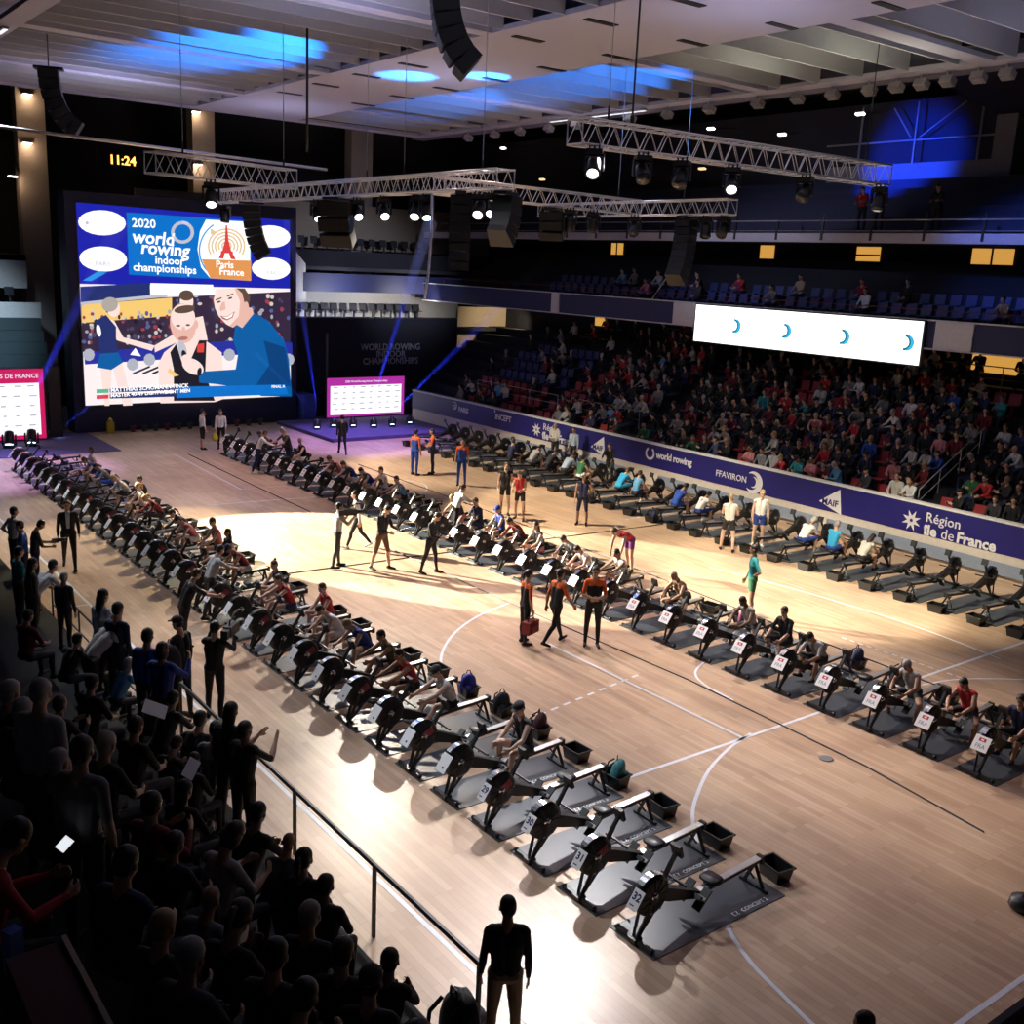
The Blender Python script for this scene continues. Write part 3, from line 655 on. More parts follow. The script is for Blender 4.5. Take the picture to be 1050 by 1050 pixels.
def prims_mesh(s, name, voxel, nslots=12, raw=False):
    b = MB()
    for p in s.p:
        if p[0] == 'c':
            _, a, ra, c, rb, sl = p; d = c - a; L = d.length
            if L < 1e-5: d = Vector((0, 0, 1)); L = 1e-5
            d.normalize(); n = 10 if max(ra, rb) > .02 else 7
            x = d.orthogonal().normalized(); y = d.cross(x)
            prof = [(0.02 * ra, -ra)] + [(ra * math.cos(t), -ra * math.sin(t)) for t in (1.1, .55, 0)] + [(rb * math.cos(t), L + rb * math.sin(t)) for t in (0, .55, 1.1)] + [(0.02 * rb, L + rb)]
            vs = [a + d * h + (x * math.cos(2 * math.pi * j / n) + y * math.sin(2 * math.pi * j / n)) * r for r, h in prof for j in range(n)]
            k = len(prof)
            fs = [(i * n + j, i * n + (j + 1) % n, (i + 1) * n + (j + 1) % n, (i + 1) * n + j) for i in range(k - 1) for j in range(n)] + [tuple(range(n))[::-1], tuple((k - 1) * n + j for j in range(n))]
            b.add(vs, fs)
        else:
            _, c, r, M, sl = p; n = 14; m = 8
            vs = [c + M @ Vector((r.x * math.sin(math.pi * (i + .02) / (m + .04)) * math.cos(2 * math.pi * j / n), r.y * math.sin(math.pi * (i + .02) / (m + .04)) * math.sin(2 * math.pi * j / n), r.z * math.cos(math.pi * (i + .02) / (m + .04)))) for i in range(m + 1) for j in range(n)]
            fs = [(i * n + j, i * n + (j + 1) % n, (i + 1) * n + (j + 1) % n, (i + 1) * n + j) for i in range(m) for j in range(n)] + [tuple(range(n))[::-1], tuple(m * n + j for j in range(n))]
            b.add(vs, fs)
    me = b.mesh('tmp', [])
    o = bpy.data.objects.new('tmp', me); COL.objects.link(o)
    md = o.modifiers.new('r', 'REMESH'); md.mode = 'VOXEL'; md.voxel_size = voxel; md.use_smooth_shade = True
    dg = bpy.context.evaluated_depsgraph_get()
    out = bpy.data.meshes.new_from_object(o.evaluated_get(dg)); out.name = name
    bpy.data.objects.remove(o); bpy.data.meshes.remove(me)
    n = len(out.polygons); ctr = np.empty(n * 3, dtype=np.float32); out.polygons.foreach_get('center', ctr); ctr = ctr.reshape(n, 3)
    best = np.full(n, 1e9); idx = np.zeros(n, dtype=np.int32)
    for p in s.p:
        if p[0] == 'c':
            a = np.array(p[1]); c = np.array(p[3]); d = c - a; L2 = max(1e-9, d @ d)
            t = np.clip((ctr - a) @ d / L2, 0, 1); dist = np.linalg.norm(ctr - a - t[:, None] * d, axis=1) - (p[2] + (p[4] - p[2]) * t)
        else:
            M = np.array(p[3]); q = (ctr - np.array(p[1])) @ M / np.array(p[2]); dist = (np.linalg.norm(q, axis=1) - 1) * min(p[2])
            if p[5 - 1] == 10: dist = dist - .006
        if p[-1] == 11: dist = dist - .003
        k = dist < best; best[k] = dist[k]; idx[k] = p[-1]
    while len(out.materials) < nslots: out.materials.append(None)
    out.polygons.foreach_set('material_index', idx); out.update()
    return out
STAND = ((2, 4, 2, 0), (-2, 4, 2, 0))
POSES = {
 'standing': dict(h=.93, lean=2, legs=STAND, arms=((4, 9, 14, 3), (-2, 9, 10, 3)), head=(8, 5)),
 'standing_hip': dict(h=.93, lean=1, legs=((3, 7, 3, 0), (-2, 6, 2, 0)), arms=((-22, 34, 30, -52), (6, 10, 20, 2)), head=(5, -15)),
 'arms_folded': dict(h=.93, lean=1, legs=STAND, arms=((18, 12, 78, -52), (18, 12, 84, -48)), head=(6, 0)),
 'walking': dict(h=.91, lean=6, legs=((24, 2, 8, 12), (-16, 2, 24, -22)), arms=((-20, 10, -4, 4), (22, 10, 38, 2)), head=(4, 0)),
 'reading': dict(h=.92, lean=7, legs=((10, 10, 6, 0), (-10, 9, 6, -4)), arms=((22, 9, 84, -12), (16, 12, 78, -18)), head=(34, 0), curl=45),
 'filming': dict(h=.92, lean=3, legs=((8, 6, 6, 0), (-8, 7, 6, 0)), arms=((60, 12, 150, -6), (48, 16, 138, -12)), head=(2, 4), curl=55),
 'handing': dict(h=.91, lean=22, legs=((6, 4, 6, 0), (-12, 4, 8, -6)), arms=((48, 6, 70, 0), (54, 8, 74, -4)), head=(24, 0), curl=35),
 'saluting': dict(h=.93, lean=0, legs=STAND, arms=((30, 55, 150, -35), (2, 10, 12, 2)), head=(6, 0)),
 'bending': dict(h=.88, lean=72, legs=((8, 8, 12, 0), (-8, 8, 10, 0)), arms=((24, 8, 18, 0), (14, 10, 8, 0)), head=(58, 0)),
 'leaning_over': dict(h=.90, lean=52, legs=((10, 5, 10, 0), (-4, 6, 6, 0)), arms=((30, 14, 52, -20), (36, 14, 56, -20)), head=(18, 10)),
 'clapping': dict(h=.92, lean=5, legs=STAND, arms=((52, 10, 128, -20), (52, 10, 128, -20)), head=(-4, 0), curl=6),
 'seated': dict(h=.52, lean=6, legs=((84, 9, 82, 0), (82, 9, 80, 0)), arms=((24, 10, 64, -24), (26, 10, 68, -24)), head=(10, 0)),
 'seated_forward': dict(h=.52, lean=32, legs=((84, 14, 86, 0), (82, 14, 84, 0)), arms=((38, 10, 74, -26), (40, 10, 78, -24)), head=(8, 0), curl=40),
 'seated_phone': dict(h=.52, lean=14, legs=((84, 10, 82, 0), (82, 10, 80, 0)), arms=((30, 8, 98, -16), (30, 8, 96, -18)), head=(38, 6), curl=60),
 'seated_clap': dict(h=.52, lean=8, legs=((84, 10, 82, 0), (82, 10, 80, 0)), arms=((34, 12, 112, -28), (34, 12, 112, -28)), head=(2, 0), curl=8),
 'rower_rest': dict(h=.52, lean=40, legs=((98, 16, 92, 18), (100, 16, 95, 18)), arms=((34, 12, 70, -20), (40, 12, 74, -22)), head=(48, 0), curl=40),
 'rower_upright': dict(h=.52, lean=14, legs=((96, 14, 88, 16), (104, 12, 100, 18)), arms=((36, 12, 62, -8), (30, 14, 58, -10)), head=(16, 12), curl=40),
 'rower_reach': dict(h=.52, lean=28, legs=((99, 10, 62, 26), (99, 10, 62, 26)), arms=((62, 6, 74, -4), (60, 6, 72, -4)), head=(22, 0), curl=55),
 'rower_legs_out': dict(h=.52, lean=-10, legs=((86, 8, 14, 50), (88, 8, 18, 52)), arms=((-18, 16, 6, 4), (-14, 16, 10, 2)), head=(4, -10)),
 'rower_straddle': dict(h=.52, lean=30, legs=((74, 38, 74, 0), (76, 38, 76, 0)), arms=((40, 16, 60, -22), (44, 14, 66, -26)), head=(36, 0), curl=40),
}
POSE_M = {}
def get_pose(nm):
    if nm in POSE_M: return POSE_M[nm]
    P = dict(POSES[nm]); s, head, feet, hands = make_prims(P)
    dz = 0
    if P['h'] > .8:
        dz = -min(f.z for f in feet)
        P['h'] += dz; s, head, feet, hands = make_prims(P)
    me = prims_mesh(s, 'person', .0105)
    POSE_M[nm] = (me, head, feet, hands, s)
    return POSE_M[nm]
# hair, in the head's own frame (x forward, z up)
def hair_mesh(kind):
    b = MB()
    def ell(c, r, n=14, m=9, cut=None):
        vs = [(c[0] + r[0] * math.sin(math.pi * i / m) * math.cos(2 * math.pi * j / n), c[1] + r[1] * math.sin(math.pi * i / m) * math.sin(2 * math.pi * j / n), c[2] + r[2] * math.cos(math.pi * i / m)) for i in range(m + 1) for j in range(n)]
        b.add(vs, [(i * n + j, i * n + (j + 1) % n, (i + 1) * n + (j + 1) % n, (i + 1) * n + j) for i in range(m) for j in range(n)], True)
    if kind == 'cap':
        ell((-.006, 0, .058), (.106, .086, .078)); b.tube([(.07, -.05, .055), (.15, -.035, .045), (.165, 0, .043), (.15, .035, .045), (.07, .05, .055)], .009, 6); b.prism([(.06, -.06), (.14, -.045), (.165, 0), (.14, .045), (.06, .06)], .042, .052, 'xy'); ell((-.03, 0, .0), (.075, .078, .07))
    elif kind != 'bald':
        ell((-.018, 0, .042), (.096, .083, .088)); ell((-.04, 0, .0), (.068, .079, .085))
    if kind == 'long':
        ell((-.055, 0, -.06), (.055, .085, .14)); ell((-.075, 0, -.15), (.04, .075, .12))
    if kind == 'ponytail':
        b.tube([(-.1, 0, .05), (-.145, 0, .03), (-.15, 0, -.06), (-.13, 0, -.16)], [.018, .03, .028, .008], 8)
    if kind == 'bun': ell((-.07, 0, .125), (.04, .042, .036))
    if kind == 'bob': ell((-.03, 0, -.05), (.075, .092, .09))
    return b.mesh('hair', [None])
HAIRM = {}
def C(h):
    "colour by name or tuple"
    return h
SKINS = [mat('skin_fair', (0.62, 0.40, 0.31), 0.55, var=.05), mat('skin_light', (0.55, 0.34, 0.25), 0.55, var=.05), mat('skin_tan', (0.40, 0.23, 0.15), 0.55, var=.05), mat('skin_brown', (0.20, 0.11, 0.07), 0.55, var=.05)]
HAIRC = {'dark': mat('hair_dark', (0.018, 0.013, 0.011), 0.5), 'brown': mat('hair_brown', (0.07, 0.04, 0.022), 0.5), 'blond': mat('hair_blond', (0.40, 0.27, 0.13), 0.5), 'grey': mat('hair_grey', (0.35, 0.34, 0.34), 0.6)}
M_eye = mat('eye_dark', (0.02, 0.015, 0.015), 0.3, var=0); M_lip = mat('lip', (0.32, 0.12, 0.11), 0.5, var=0)
CLO = {'black': (0.012, 0.012, 0.015), 'charcoal': (0.035, 0.036, 0.042), 'navy': (0.018, 0.024, 0.075), 'blue': (0.02, 0.08, 0.42), 'royal': (0.02, 0.05, 0.30), 'sky': (0.12, 0.35, 0.62), 'cyan': (0.03, 0.36, 0.68), 'lightblue': (0.42, 0.52, 0.66),
       'white': (0.74, 0.74, 0.76), 'offwhite': (0.56, 0.55, 0.53), 'grey': (0.22, 0.22, 0.235), 'lightgrey': (0.42, 0.43, 0.45), 'red': (0.46, 0.025, 0.035), 'darkred': (0.17, 0.015, 0.022), 'orange': (0.75, 0.13, 0.02), 'pink': (0.62, 0.22, 0.26),
       'green': (0.03, 0.15, 0.07), 'teal': (0.02, 0.26, 0.30), 'yellow': (0.62, 0.50, 0.04), 'brown': (0.14, 0.075, 0.04), 'beige': (0.42, 0.33, 0.24), 'purple': (0.16, 0.04, 0.2), 'denim': (0.05, 0.08, 0.16), 'olive': (0.10, 0.10, 0.05)}
NICE = {'offwhite': 'off-white', 'lightgrey': 'light grey', 'lightblue': 'light blue', 'darkred': 'dark red', 'sky': 'sky blue', 'cyan': 'bright blue', 'royal': 'royal blue'}
def cl(n): return mat('cloth_' + n, CLO[n], 0.8, var=.1, scale=14)
BODY0 = {}
def person(pose, loc, heading, top='black', bottom='navy', skin=1, hair='short', hairc='dark', sleeves='long', legs='long', yoke=None, shoes='black', thigh=None, scale=1.0, label=None, group=None, fore=None):
    me, head, feet, hands, s = get_pose(pose)
    o = bpy.data.objects.new('person', me); COL.objects.link(o)
    o.location = loc; o.rotation_euler = (0, 0, R_(heading)); o.scale = (scale,) * 3
    sk = SKINS[skin]; T = cl(top); Bm = cl(bottom); Y = cl(yoke) if yoke else T
    ms = [sk, Y, T, sk if sleeves in ('none',) else Y if yoke and sleeves == 'short' else T, T if sleeves == 'long' else sk, sk, Bm, Bm if legs in ('long', 'shorts') else sk, Bm if legs == 'long' else sk, cl(shoes), M_eye, M_lip]
    if fore: ms[4] = cl(fore)
    for i, m in enumerate(ms):
        sl = o.material_slots[i]; sl.link = 'OBJECT'; sl.material = m
    if hair != 'bald':
        if hair not in HAIRM: HAIRM[hair] = hair_mesh(hair)
        h = bpy.data.objects.new('cap' if hair == 'cap' else 'hair', HAIRM[hair]); COL.objects.link(h); h.parent = o
        h.matrix_local = head
        h.material_slots[0].link = 'OBJECT'; h.material_slots[0].material = HAIRC[hairc] if hairc in HAIRC else cl(hairc)
    tag(o, label, 'person', group)
    return o
# ---------------------------------------------------------------- ceiling
HC = 14.0
YS = [(-7.2, -6.5), (0.6, 1.2), (8.2, 8.8), (15.7, 16.2), (24.6, 25.2), (31.4, 31.9), (36.4, 37.2)]
b = MB(); T_ = 0.12
for x0, x1 in ((-1.5, -0.9), (8.2, 12.75), (18.9, 19.5)): b.box(((x0 + x1) / 2, 14.6, HC + T_ / 2), (x1 - x0, 45.2, T_))
for y0, y1 in YS:
    for x0, x1 in ((-0.9, 8.2), (12.75, 18.9)): b.box(((x0 + x1) / 2, (y0 + y1) / 2, HC + T_ / 2), (x1 - x0, y1 - y0, T_))
struct(b, 'ceiling', M_ceil)
b = MB()
for i in range(len(YS) - 1):
    for x0, x1 in ((-0.9, 8.2), (12.75, 18.9)):
        y = YS[i][1] + 0.45
        while y < YS[i + 1][0] - 0.1:
            b.box(((x0 + x1) / 2, y, HC + 0.33), (x1 - x0, 0.05, 0.62)); y += 1.2 if x0 < 5 else 1.5
struct(b, 'ceiling_slats', M_slat)
b = MB(); b.box((8.9, 14.6, HC + 1.0), (20.8, 45, 0.1)); struct(b, 'ceiling_back', mat('ceiling_back_grey', (0.35, 0.34, 0.35), 0.8))
b = MB(); b.box((12, 24, 17.2), (60, 74, 0.2)); struct(b, 'roof', mat('dark_roof', (0.03, 0.03, 0.045), 0.9))
b = MB(); b.prism([(19.5, HC), (19.5, HC + 0.6), (28.0, 16.0), (28.0, 15.7), (20.2, HC)], -9, 38); struct(b, 'ceiling_cove_right', mat('cove_grey', (0.20, 0.20, 0.28), 0.8))
b = MB(); b.prism([(37.2, HC), (37.2, HC + 0.4), (50, 16.5), (50, 16.2)], -1.5, 19.5, 'yz'); struct(b, 'ceiling_cove_far', mat('cove_dark', (0.07, 0.065, 0.08), 0.35))
b = MB(); b.prism([(31.5, 16.9), (28.5, 15.9), (33.6, 15.2), (35.0, 14.7), (35.0, 16.9)], 7.0, 16.6); struct(b, 'gallery_soffit', M_black)
n = 0
for side, x0, ys, w in (('in the ceiling line over the front row side', 9.2, [9.84 + 2.83 * i for i in range(8)], 0.0), ('in the ceiling line nearer the stand', 12.25, [6.9 + 2.85 * i for i in range(9)], 0.0)):
    for i, y in enumerate(ys):
        b = MB(); b.box((0, 0, -0.012), (0.95, 0.22, 0.024)); fr = b.build('ceiling_vent', M_blk, loc=(x0, y, HC - 0.0))
        tag(fr, 'slot vent %s, %s from the camera end' % (side, ORD[i]), 'vent', 'slot vents in the white ceiling band')
        b = MB()
        for k in range(3): b.box((0, -0.06 + 0.06 * k, -0.026), (0.9, 0.012, 0.008))
        b.build('vent_grille', mat('vent_grey', (0.05, 0.05, 0.055), 0.5), fr)
# flood lights along the right ceiling edge
for i, y in enumerate([8.1, 8.9, 9.8, 10.6, 11.4, 12.3, 13.6, 14.9, 16.5, 18.6, 20.6, 22.5, 24.2, 25.6, 27.3, 29.2, 31.0, 33.0]):
    t = empty('floodlight', (19.35, y, HC - 0.02))
    b = MB(); b.bar((0, 0, 0), (0, 0, -0.14), 0.05, 0.05); b.build('bracket', M_steel, t)
    b = MB(); b.box((0.05, 0, -0.24), (0.28, 0.36, 0.2), (0, R_(25), 0)); hd = b.build('housing', mat('flood_grey', (0.40, 0.40, 0.43), 0.45), t)
    b = MB(); b.box((0.0, 0, -0.345), (0.22, 0.3, 0.012), (0, R_(25), 0)); b.build('lens', mat('flood_glass', (0.30, 0.31, 0.34), 0.1), hd)
    tag(t, 'grey flood lamp under the stand-side ceiling edge, %s from the camera end' % ORD[i], 'flood lamp', 'flood lamps along the ceiling edge')
for p0, p1, lab in (((-1.2, 25.3, HC - .05), (-1.2, 31.3, HC - .03), 'bright light strip along the near-side edge of the slatted ceiling'), ((19.2, 21.5, HC - .05), (19.2, 27.0, HC - .03), 'bright light strip along the stand-side edge of the slatted ceiling')):
    b = MB(); b.bar((0, 0, 0), Vector(p1) - Vector(p0), .16, .06); o = b.build('light_strip', M_steel, loc=p0); b = MB(); b.bar((0, .05, -.035), Vector(p1) - Vector(p0) - Vector((0, .05, .035)), .1, .02); b.build('diffuser', mat('strip_glow', (1, 1, 1), emit=(.9, .93, 1.0), es=1.1), o); tag(o, lab, 'light strip')
# ---------------------------------------------------------------- trusses
def truss(p, q, h, w, label, seg=0.5):
    p = Vector(p); q = Vector(q); d = q - p; L = d.length; d.normalize(); a = Vector((-d.y, d.x, 0))
    root = empty('lighting_truss', p)
    C4 = [a * w / 2, -a * w / 2, a * w / 2 + Vector((0, 0, h)), -a * w / 2 + Vector((0, 0, h))]
    for c in C4:
        b = MB(); b.tube([c, c + d * L], 0.026, 8); b.build('chord', M_alu, root)
    b = MB(); n = int(L / seg); s = L / n; r = 0.012
    for i in range(n):
        for lo, hi in ((0, 2), (1, 3)):
            x0, x1 = C4[lo] + d * s * i, C4[hi] + d * s * (i + .5); b.tube([x0, x1, C4[lo] + d * s * (i + 1)], r, 5)
        for lo, hi in ((0, 1), (2, 3)): b.tube([C4[lo] + d * s * i, C4[hi] + d * s * (i + .5), C4[lo] + d * s * (i + 1)], r, 5)
    b.build('lattice', M_alu, root)
    b = MB()
    for e in (0, L):
        for i, j in ((0, 1), (1, 3), (3, 2), (2, 0)): b.tube([C4[i] + d * e, C4[j] + d * e], 0.016, 6)
    b.build('end_frame', M_alu, root)
    return tag(root, label, 'truss')
TR = [((6.1, 9.7, 10.75), (16.5, 9.5, 10.75)), ((6.6, 12.7, 10.0), (6.6, 30.5, 10.0)), ((7.1, 16.3, 10.0), (15.0, 17.2, 10.0)), ((15.5, 13.7, 10.0), (15.5, 22.5, 10.0)), ((0.15, 18.0, 10.0), (4.4, 19.4, 10.0))]
for (p, q), h, w, lab in zip(TR, (.5, .42, .42, .42, .48), (.5, .5, .42, .42, .42), ('long aluminium box truss hanging in front of the top gallery', 'long aluminium box truss carrying speakers between the giant screen and the hall', 'aluminium box truss running from the speaker truss towards the stand', 'aluminium box truss with blue-lit braces at the stand end of the rig', 'short aluminium box truss above the giant screen below the clock')):
    truss(p, q, h, w, lab)
b = MB(); b.tube([px(-30, 126, 10.9), px(335, 174, 10.9)], 0.04, 8); tag(b.build('rigging_pipe', M_alu), 'long thin white pipe hanging level above the giant screen', 'pipe')
def wire(u, i, side, r, label):
    w2 = (.25, .25, .21, .21, .21)[i]; h = (.5, .42, .42, .42, .48)[i]
    p = on_truss(u, i, side * w2) + Vector((0, 0, h)); b = MB(); b.tube([(0, 0, 0), (0, 0, 14.96 - p.z)], r, 6); o = b.build('suspension_cable', M_blk if r > .012 else M_steel, loc=p)
    b = MB(); b.lathe([(0.02, 0), (r * 2.2, 0.05), (r * 2.2, 0.25), (r, 0.3)], 8); b.build('hoist_hook', M_blk, o)
    return tag(o, label, 'cable')
def on_truss(u, i, side=0.0):
    "the point below truss i seen in column u"
    p, q = TR[i]; p = Vector(p); q = Vector(q); d = (q - p).normalized(); a = Vector((-d.y, d.x, 0)) * side
    lo, hi = 0.0, 1.0
    def f(t): w = RM @ (p.lerp(q, t) + a - CAM); return 525 + FPX * w.x / w.z
    inc = f(1) > f(0)
    for _ in range(40):
        m = (lo + hi) / 2
        if (f(m) < u) == inc: lo = m
        else: hi = m
    return p.lerp(q, min(.985, max(.015, lo))) + a
for u, i, sd, r, lab in ((646, 0, 1, .022, 'thick black chain above the near end of the long gallery truss'), (622, 0, -1, .01, 'thin wire beside the thick chain on the long gallery truss'), (885, 0, 1, .014, 'black wire at the blue-lit end of the long gallery truss'),
    (414, 1, 1, .011, 'steel wire holding the speaker truss near its middle'), (494, 1, -1, .011, 'steel wire holding the speaker truss close to its free end'), (291, 4, 1, .011, 'steel wire near the end of the short truss above the screen'), (188, 4, -1, .011, 'steel wire near the middle of the short truss above the screen'),
    (376, 1, -1, .009, 'thin steel wire over the speaker truss by the beige column'), (633, 2, 1, .011, 'steel wire holding the truss that runs towards the stand'), (700, 3, 1, .009, 'thin steel wire over the blue-lit truss')):
    wire(u, i, sd, r, lab)
p = px(315, 156, 11.0); b = MB(); b.tube([(0, 0, 0), (0, 0, 3.96)], .035, 8); o = b.build('suspension_pole', M_blk, loc=p); tag(o, 'thick black pole hanging from the ceiling over the giant screen', 'pole')
# ---------------------------------------------------------------- line arrays
M_grill = mat('speaker_grille', (0.010, 0.010, 0.011), 0.6)
M_spk = mat('speaker_black', (0.006, 0.006, 0.007), 0.5)
def line_array(loc, heading, n, w, hgt, curve, label, top=None):
    root = empty('line_array', loc, R_(heading))
    p = Vector((0, 0, 0)); ang = 0.0
    for i in range(n):
        ang += R_(curve * (0.3 + 1.4 * i / n))
        dn = Vector((-math.sin(ang), 0, -math.cos(ang))); c = p + dn * hgt / 2
        M = Matrix.Rotation(ang, 3, 'Y')
        b = MB(); dd = 0.26
        vs = [c + M @ Vector(v) for v in ((dd, -w / 2, hgt * .48), (dd, w / 2, hgt * .48), (dd, w / 2, -hgt * .48), (dd, -w / 2, -hgt * .48), (-dd, -w * .4, hgt * .42), (-dd, w * .4, hgt * .42), (-dd, w * .4, -hgt * .42), (-dd, -w * .4, -hgt * .42))]
        b.add(vs, [(0, 1, 2, 3), (4, 7, 6, 5), (0, 4, 5, 1), (1, 5, 6, 2), (2, 6, 7, 3), (3, 7, 4, 0)]); cab = b.build('speaker_cabinet', M_spk, root)
        b = MB(); b.box(c + M @ Vector((dd + .008, 0, 0)), (.02, w * .94, hgt * .86), M); b.build('grille', M_grill, cab)
        p = p + dn * hgt
    b = MB(); b.box((0, 0, .05), (.8, w * .5, .07)); b.bar((0, 0, .08), (0, 0, (top or .6)), .03, .03); b.build('flying_frame', M_blk, root)
    return tag(root, label, 'speaker array')
q = px(456, -16, 13.55); line_array(q, 150, 6, .95, .28, 9, 'large curved black speaker column hanging in front of the white ceiling band', 1.42)
q = px(50, 72, 13.2); line_array(q, 160, 7, .8, .27, 9, 'curved black speaker column hanging before the slatted ceiling by the clock', 1.78)
dz = Vector((0, 0, -.14))
line_array(on_truss(258, 1, .25) + dz, 150, 7, .66, .25, 5, 'black speaker column hanging in front of the giant screen', .2)
line_array(on_truss(473, 1, .25) + dz, 235, 8, .52, .22, 0.6, 'straight black speaker column under the free end of the speaker truss', .2)
line_array(on_truss(704, 3, .21) + dz, 20, 8, .60, .24, 5.0, 'black speaker column slanting down below the blue-lit truss', .2)
line_array(on_truss(345, 1, .25) + dz, 215, 3, 1.0, .42, 12, 'bulky dark bass speaker cluster under the speaker truss', .2)
line_array(on_truss(521, 1, -.25) + dz, 30, 5, .6, .22, 10, 'small dark speaker column slanting where the trusses meet', .2)
line_array(on_truss(568, 2, .21) + dz, 215, 3, .7, .26, 8, 'dark speaker pair under the truss that runs towards the stand', .2)
# ---------------------------------------------------------------- moving-head lamps
M_lens = mat('lamp_lens_lit', (1, 1, 1), emit=(0.95, 0.97, 1.0), es=3)
M_lensb = mat('lamp_lens_blue', (0.3, 0.4, 1), emit=(0.35, 0.5, 1.0), es=9)
M_lens0 = mat('lamp_lens_dark', (0.05, 0.05, 0.06), 0.1)
def moving_head(loc, heading, tilt, lens, label, up=False, s=1.0, group=None):
    root = empty('moving_head_lamp', loc, R_(heading)); root.scale = (s, s, s if not up else -s)
    b = MB(); b.box((0, 0, -.05), (.30, .34, .10)); b.tube([(0, 0, 0), (0, 0, .10)], .025, 6); b.tube([(0, .1, 0), (0, .1, .09)], .02, 6); b.tube([(0, -.1, 0), (0, -.1, .09)], .02, 6); b.build('base', M_blk, root)
    b = MB(); 
    for k in (-1, 1): b.box((0, .19 * k, -.25), (.10, .045, .34))
    b.box((0, 0, -.12), (.12, .40, .05)); yk = b.build('yoke', M_blk, root)
    M = Matrix.Rotation(R_(tilt), 3, 'Y'); c = Vector((0, 0, -.34))
    b = MB(); b.lathe([(.07, .20), (.13, .17), (.145, .05), (.15, -.10), (.165, -.22), (.155, -.235)], 16, 'z', c, True, M); hd = b.build('head', M_blk, root)
    b = MB(); b.lathe([(.118, -.236), (.118, -.242)], 16, 'z', c, True, M); b.build('lens', lens, hd)
    return tag(root, label, 'stage lamp', group)
for u, v, z, hd, tl, ln, lab in ((610, 150, 10.7, 225, 30, M_lens, 'white-shining moving-head lamp under the near end of the long gallery truss'), (752, 172, 10.7, 225, 30, M_lens, 'white-shining moving-head lamp under the middle of the long gallery truss'), (660, 158, 10.7, 60, 50, M_lens0, 'unlit moving-head lamp beside the shining one at the near end of the long gallery truss'),
    (827, 185, 10.7, 20, 45, M_lens0, 'unlit moving-head lamp on the long gallery truss above the red-shirted men'), (903, 190, 10.7, 20, 20, M_lens0, 'unlit moving-head lamp at the blue-lit end of the long gallery truss'), (700, 163, 10.7, 30, 40, M_lens0, 'dark lamp under the long gallery truss between the two shining ones'),
    (427, 203, 9.95, 225, 26, M_lens, 'brightest white-shining lamp under the speaker truss beside its dangling cord'), (394, 207, 9.95, 250, 34, M_lens, 'small white-shining lamp below the speaker truss, just beside the bass cluster'), (366, 200, 9.95, 260, 34, M_lens, 'white-shining lamp in front of the bass speaker cluster'), (492, 200, 9.95, 225, 32, M_lens, 'double white-shining lamp beside the straight speaker column'),
    (508, 201, 9.95, 205, 32, M_lens, 'white-shining lamp between the straight speaker column and the slanting one'), (325, 208, 9.95, 260, 25, M_lens, 'white-shining lamp on the screen side of the bass cluster'), (216, 183, 10.0, 250, 20, M_lens, 'white-shining lamp hanging from the end of the short truss'), (231, 206, 9.95, 30, 10, M_lens0, 'unlit twin lamp over the tower picture on the giant screen'),
    (438, 215, 9.9, 245, 15, M_lensb, 'small blue-shining lamp next to the brightest lamp of the speaker truss'), (609, 219, 9.95, 225, 15, M_lens0, 'unlit lamp under the joint of the two trusses'), (651, 220, 9.95, 40, 40, M_lens0, 'unlit lamp under the truss before the orange windows'), (725, 221, 9.95, 40, 20, M_lens0, 'unlit lamp on the camera side of the slanting speaker column'), (743, 221, 9.95, 20, 45, M_lens0, 'unlit tilted lamp at the free end of the blue-lit truss'), (585, 219, 9.95, 225, 20, M_lens0, 'unlit lamp beside the speaker pair under the truss')):
    ti = 0 if z > 10.5 else 4 if u == 216 else 1 if u < 515 else 2 if u < 655 else 3
    moving_head(on_truss(u, ti, -(.25, .25, .21, .21, .21)[ti]) + Vector((0, 0, -.085)), hd + (180 if ln is not M_lens0 else 0), tl + (18 if ln is not M_lens0 else 0), ln, lab)
b = MB(); b.tube([(0, 0, 0), (.02, 0, -1.0), (-.03, .02, -2.0), (-.12, .03, -2.7)], .035, 8); o = b.build('dangling_cord', mat('blue_lit_cord', (0.5, 0.55, 0.8), 0.5), loc=on_truss(443, 1, -.25)); tag(o, 'pale cord dangling from the speaker truss beside a blue lamp', 'cord')
spot('cord_light', px(443, 222, 9.9) + Vector((0, -.8, .2)), px(443, 250, 8.6), 60, BLUE, 40)
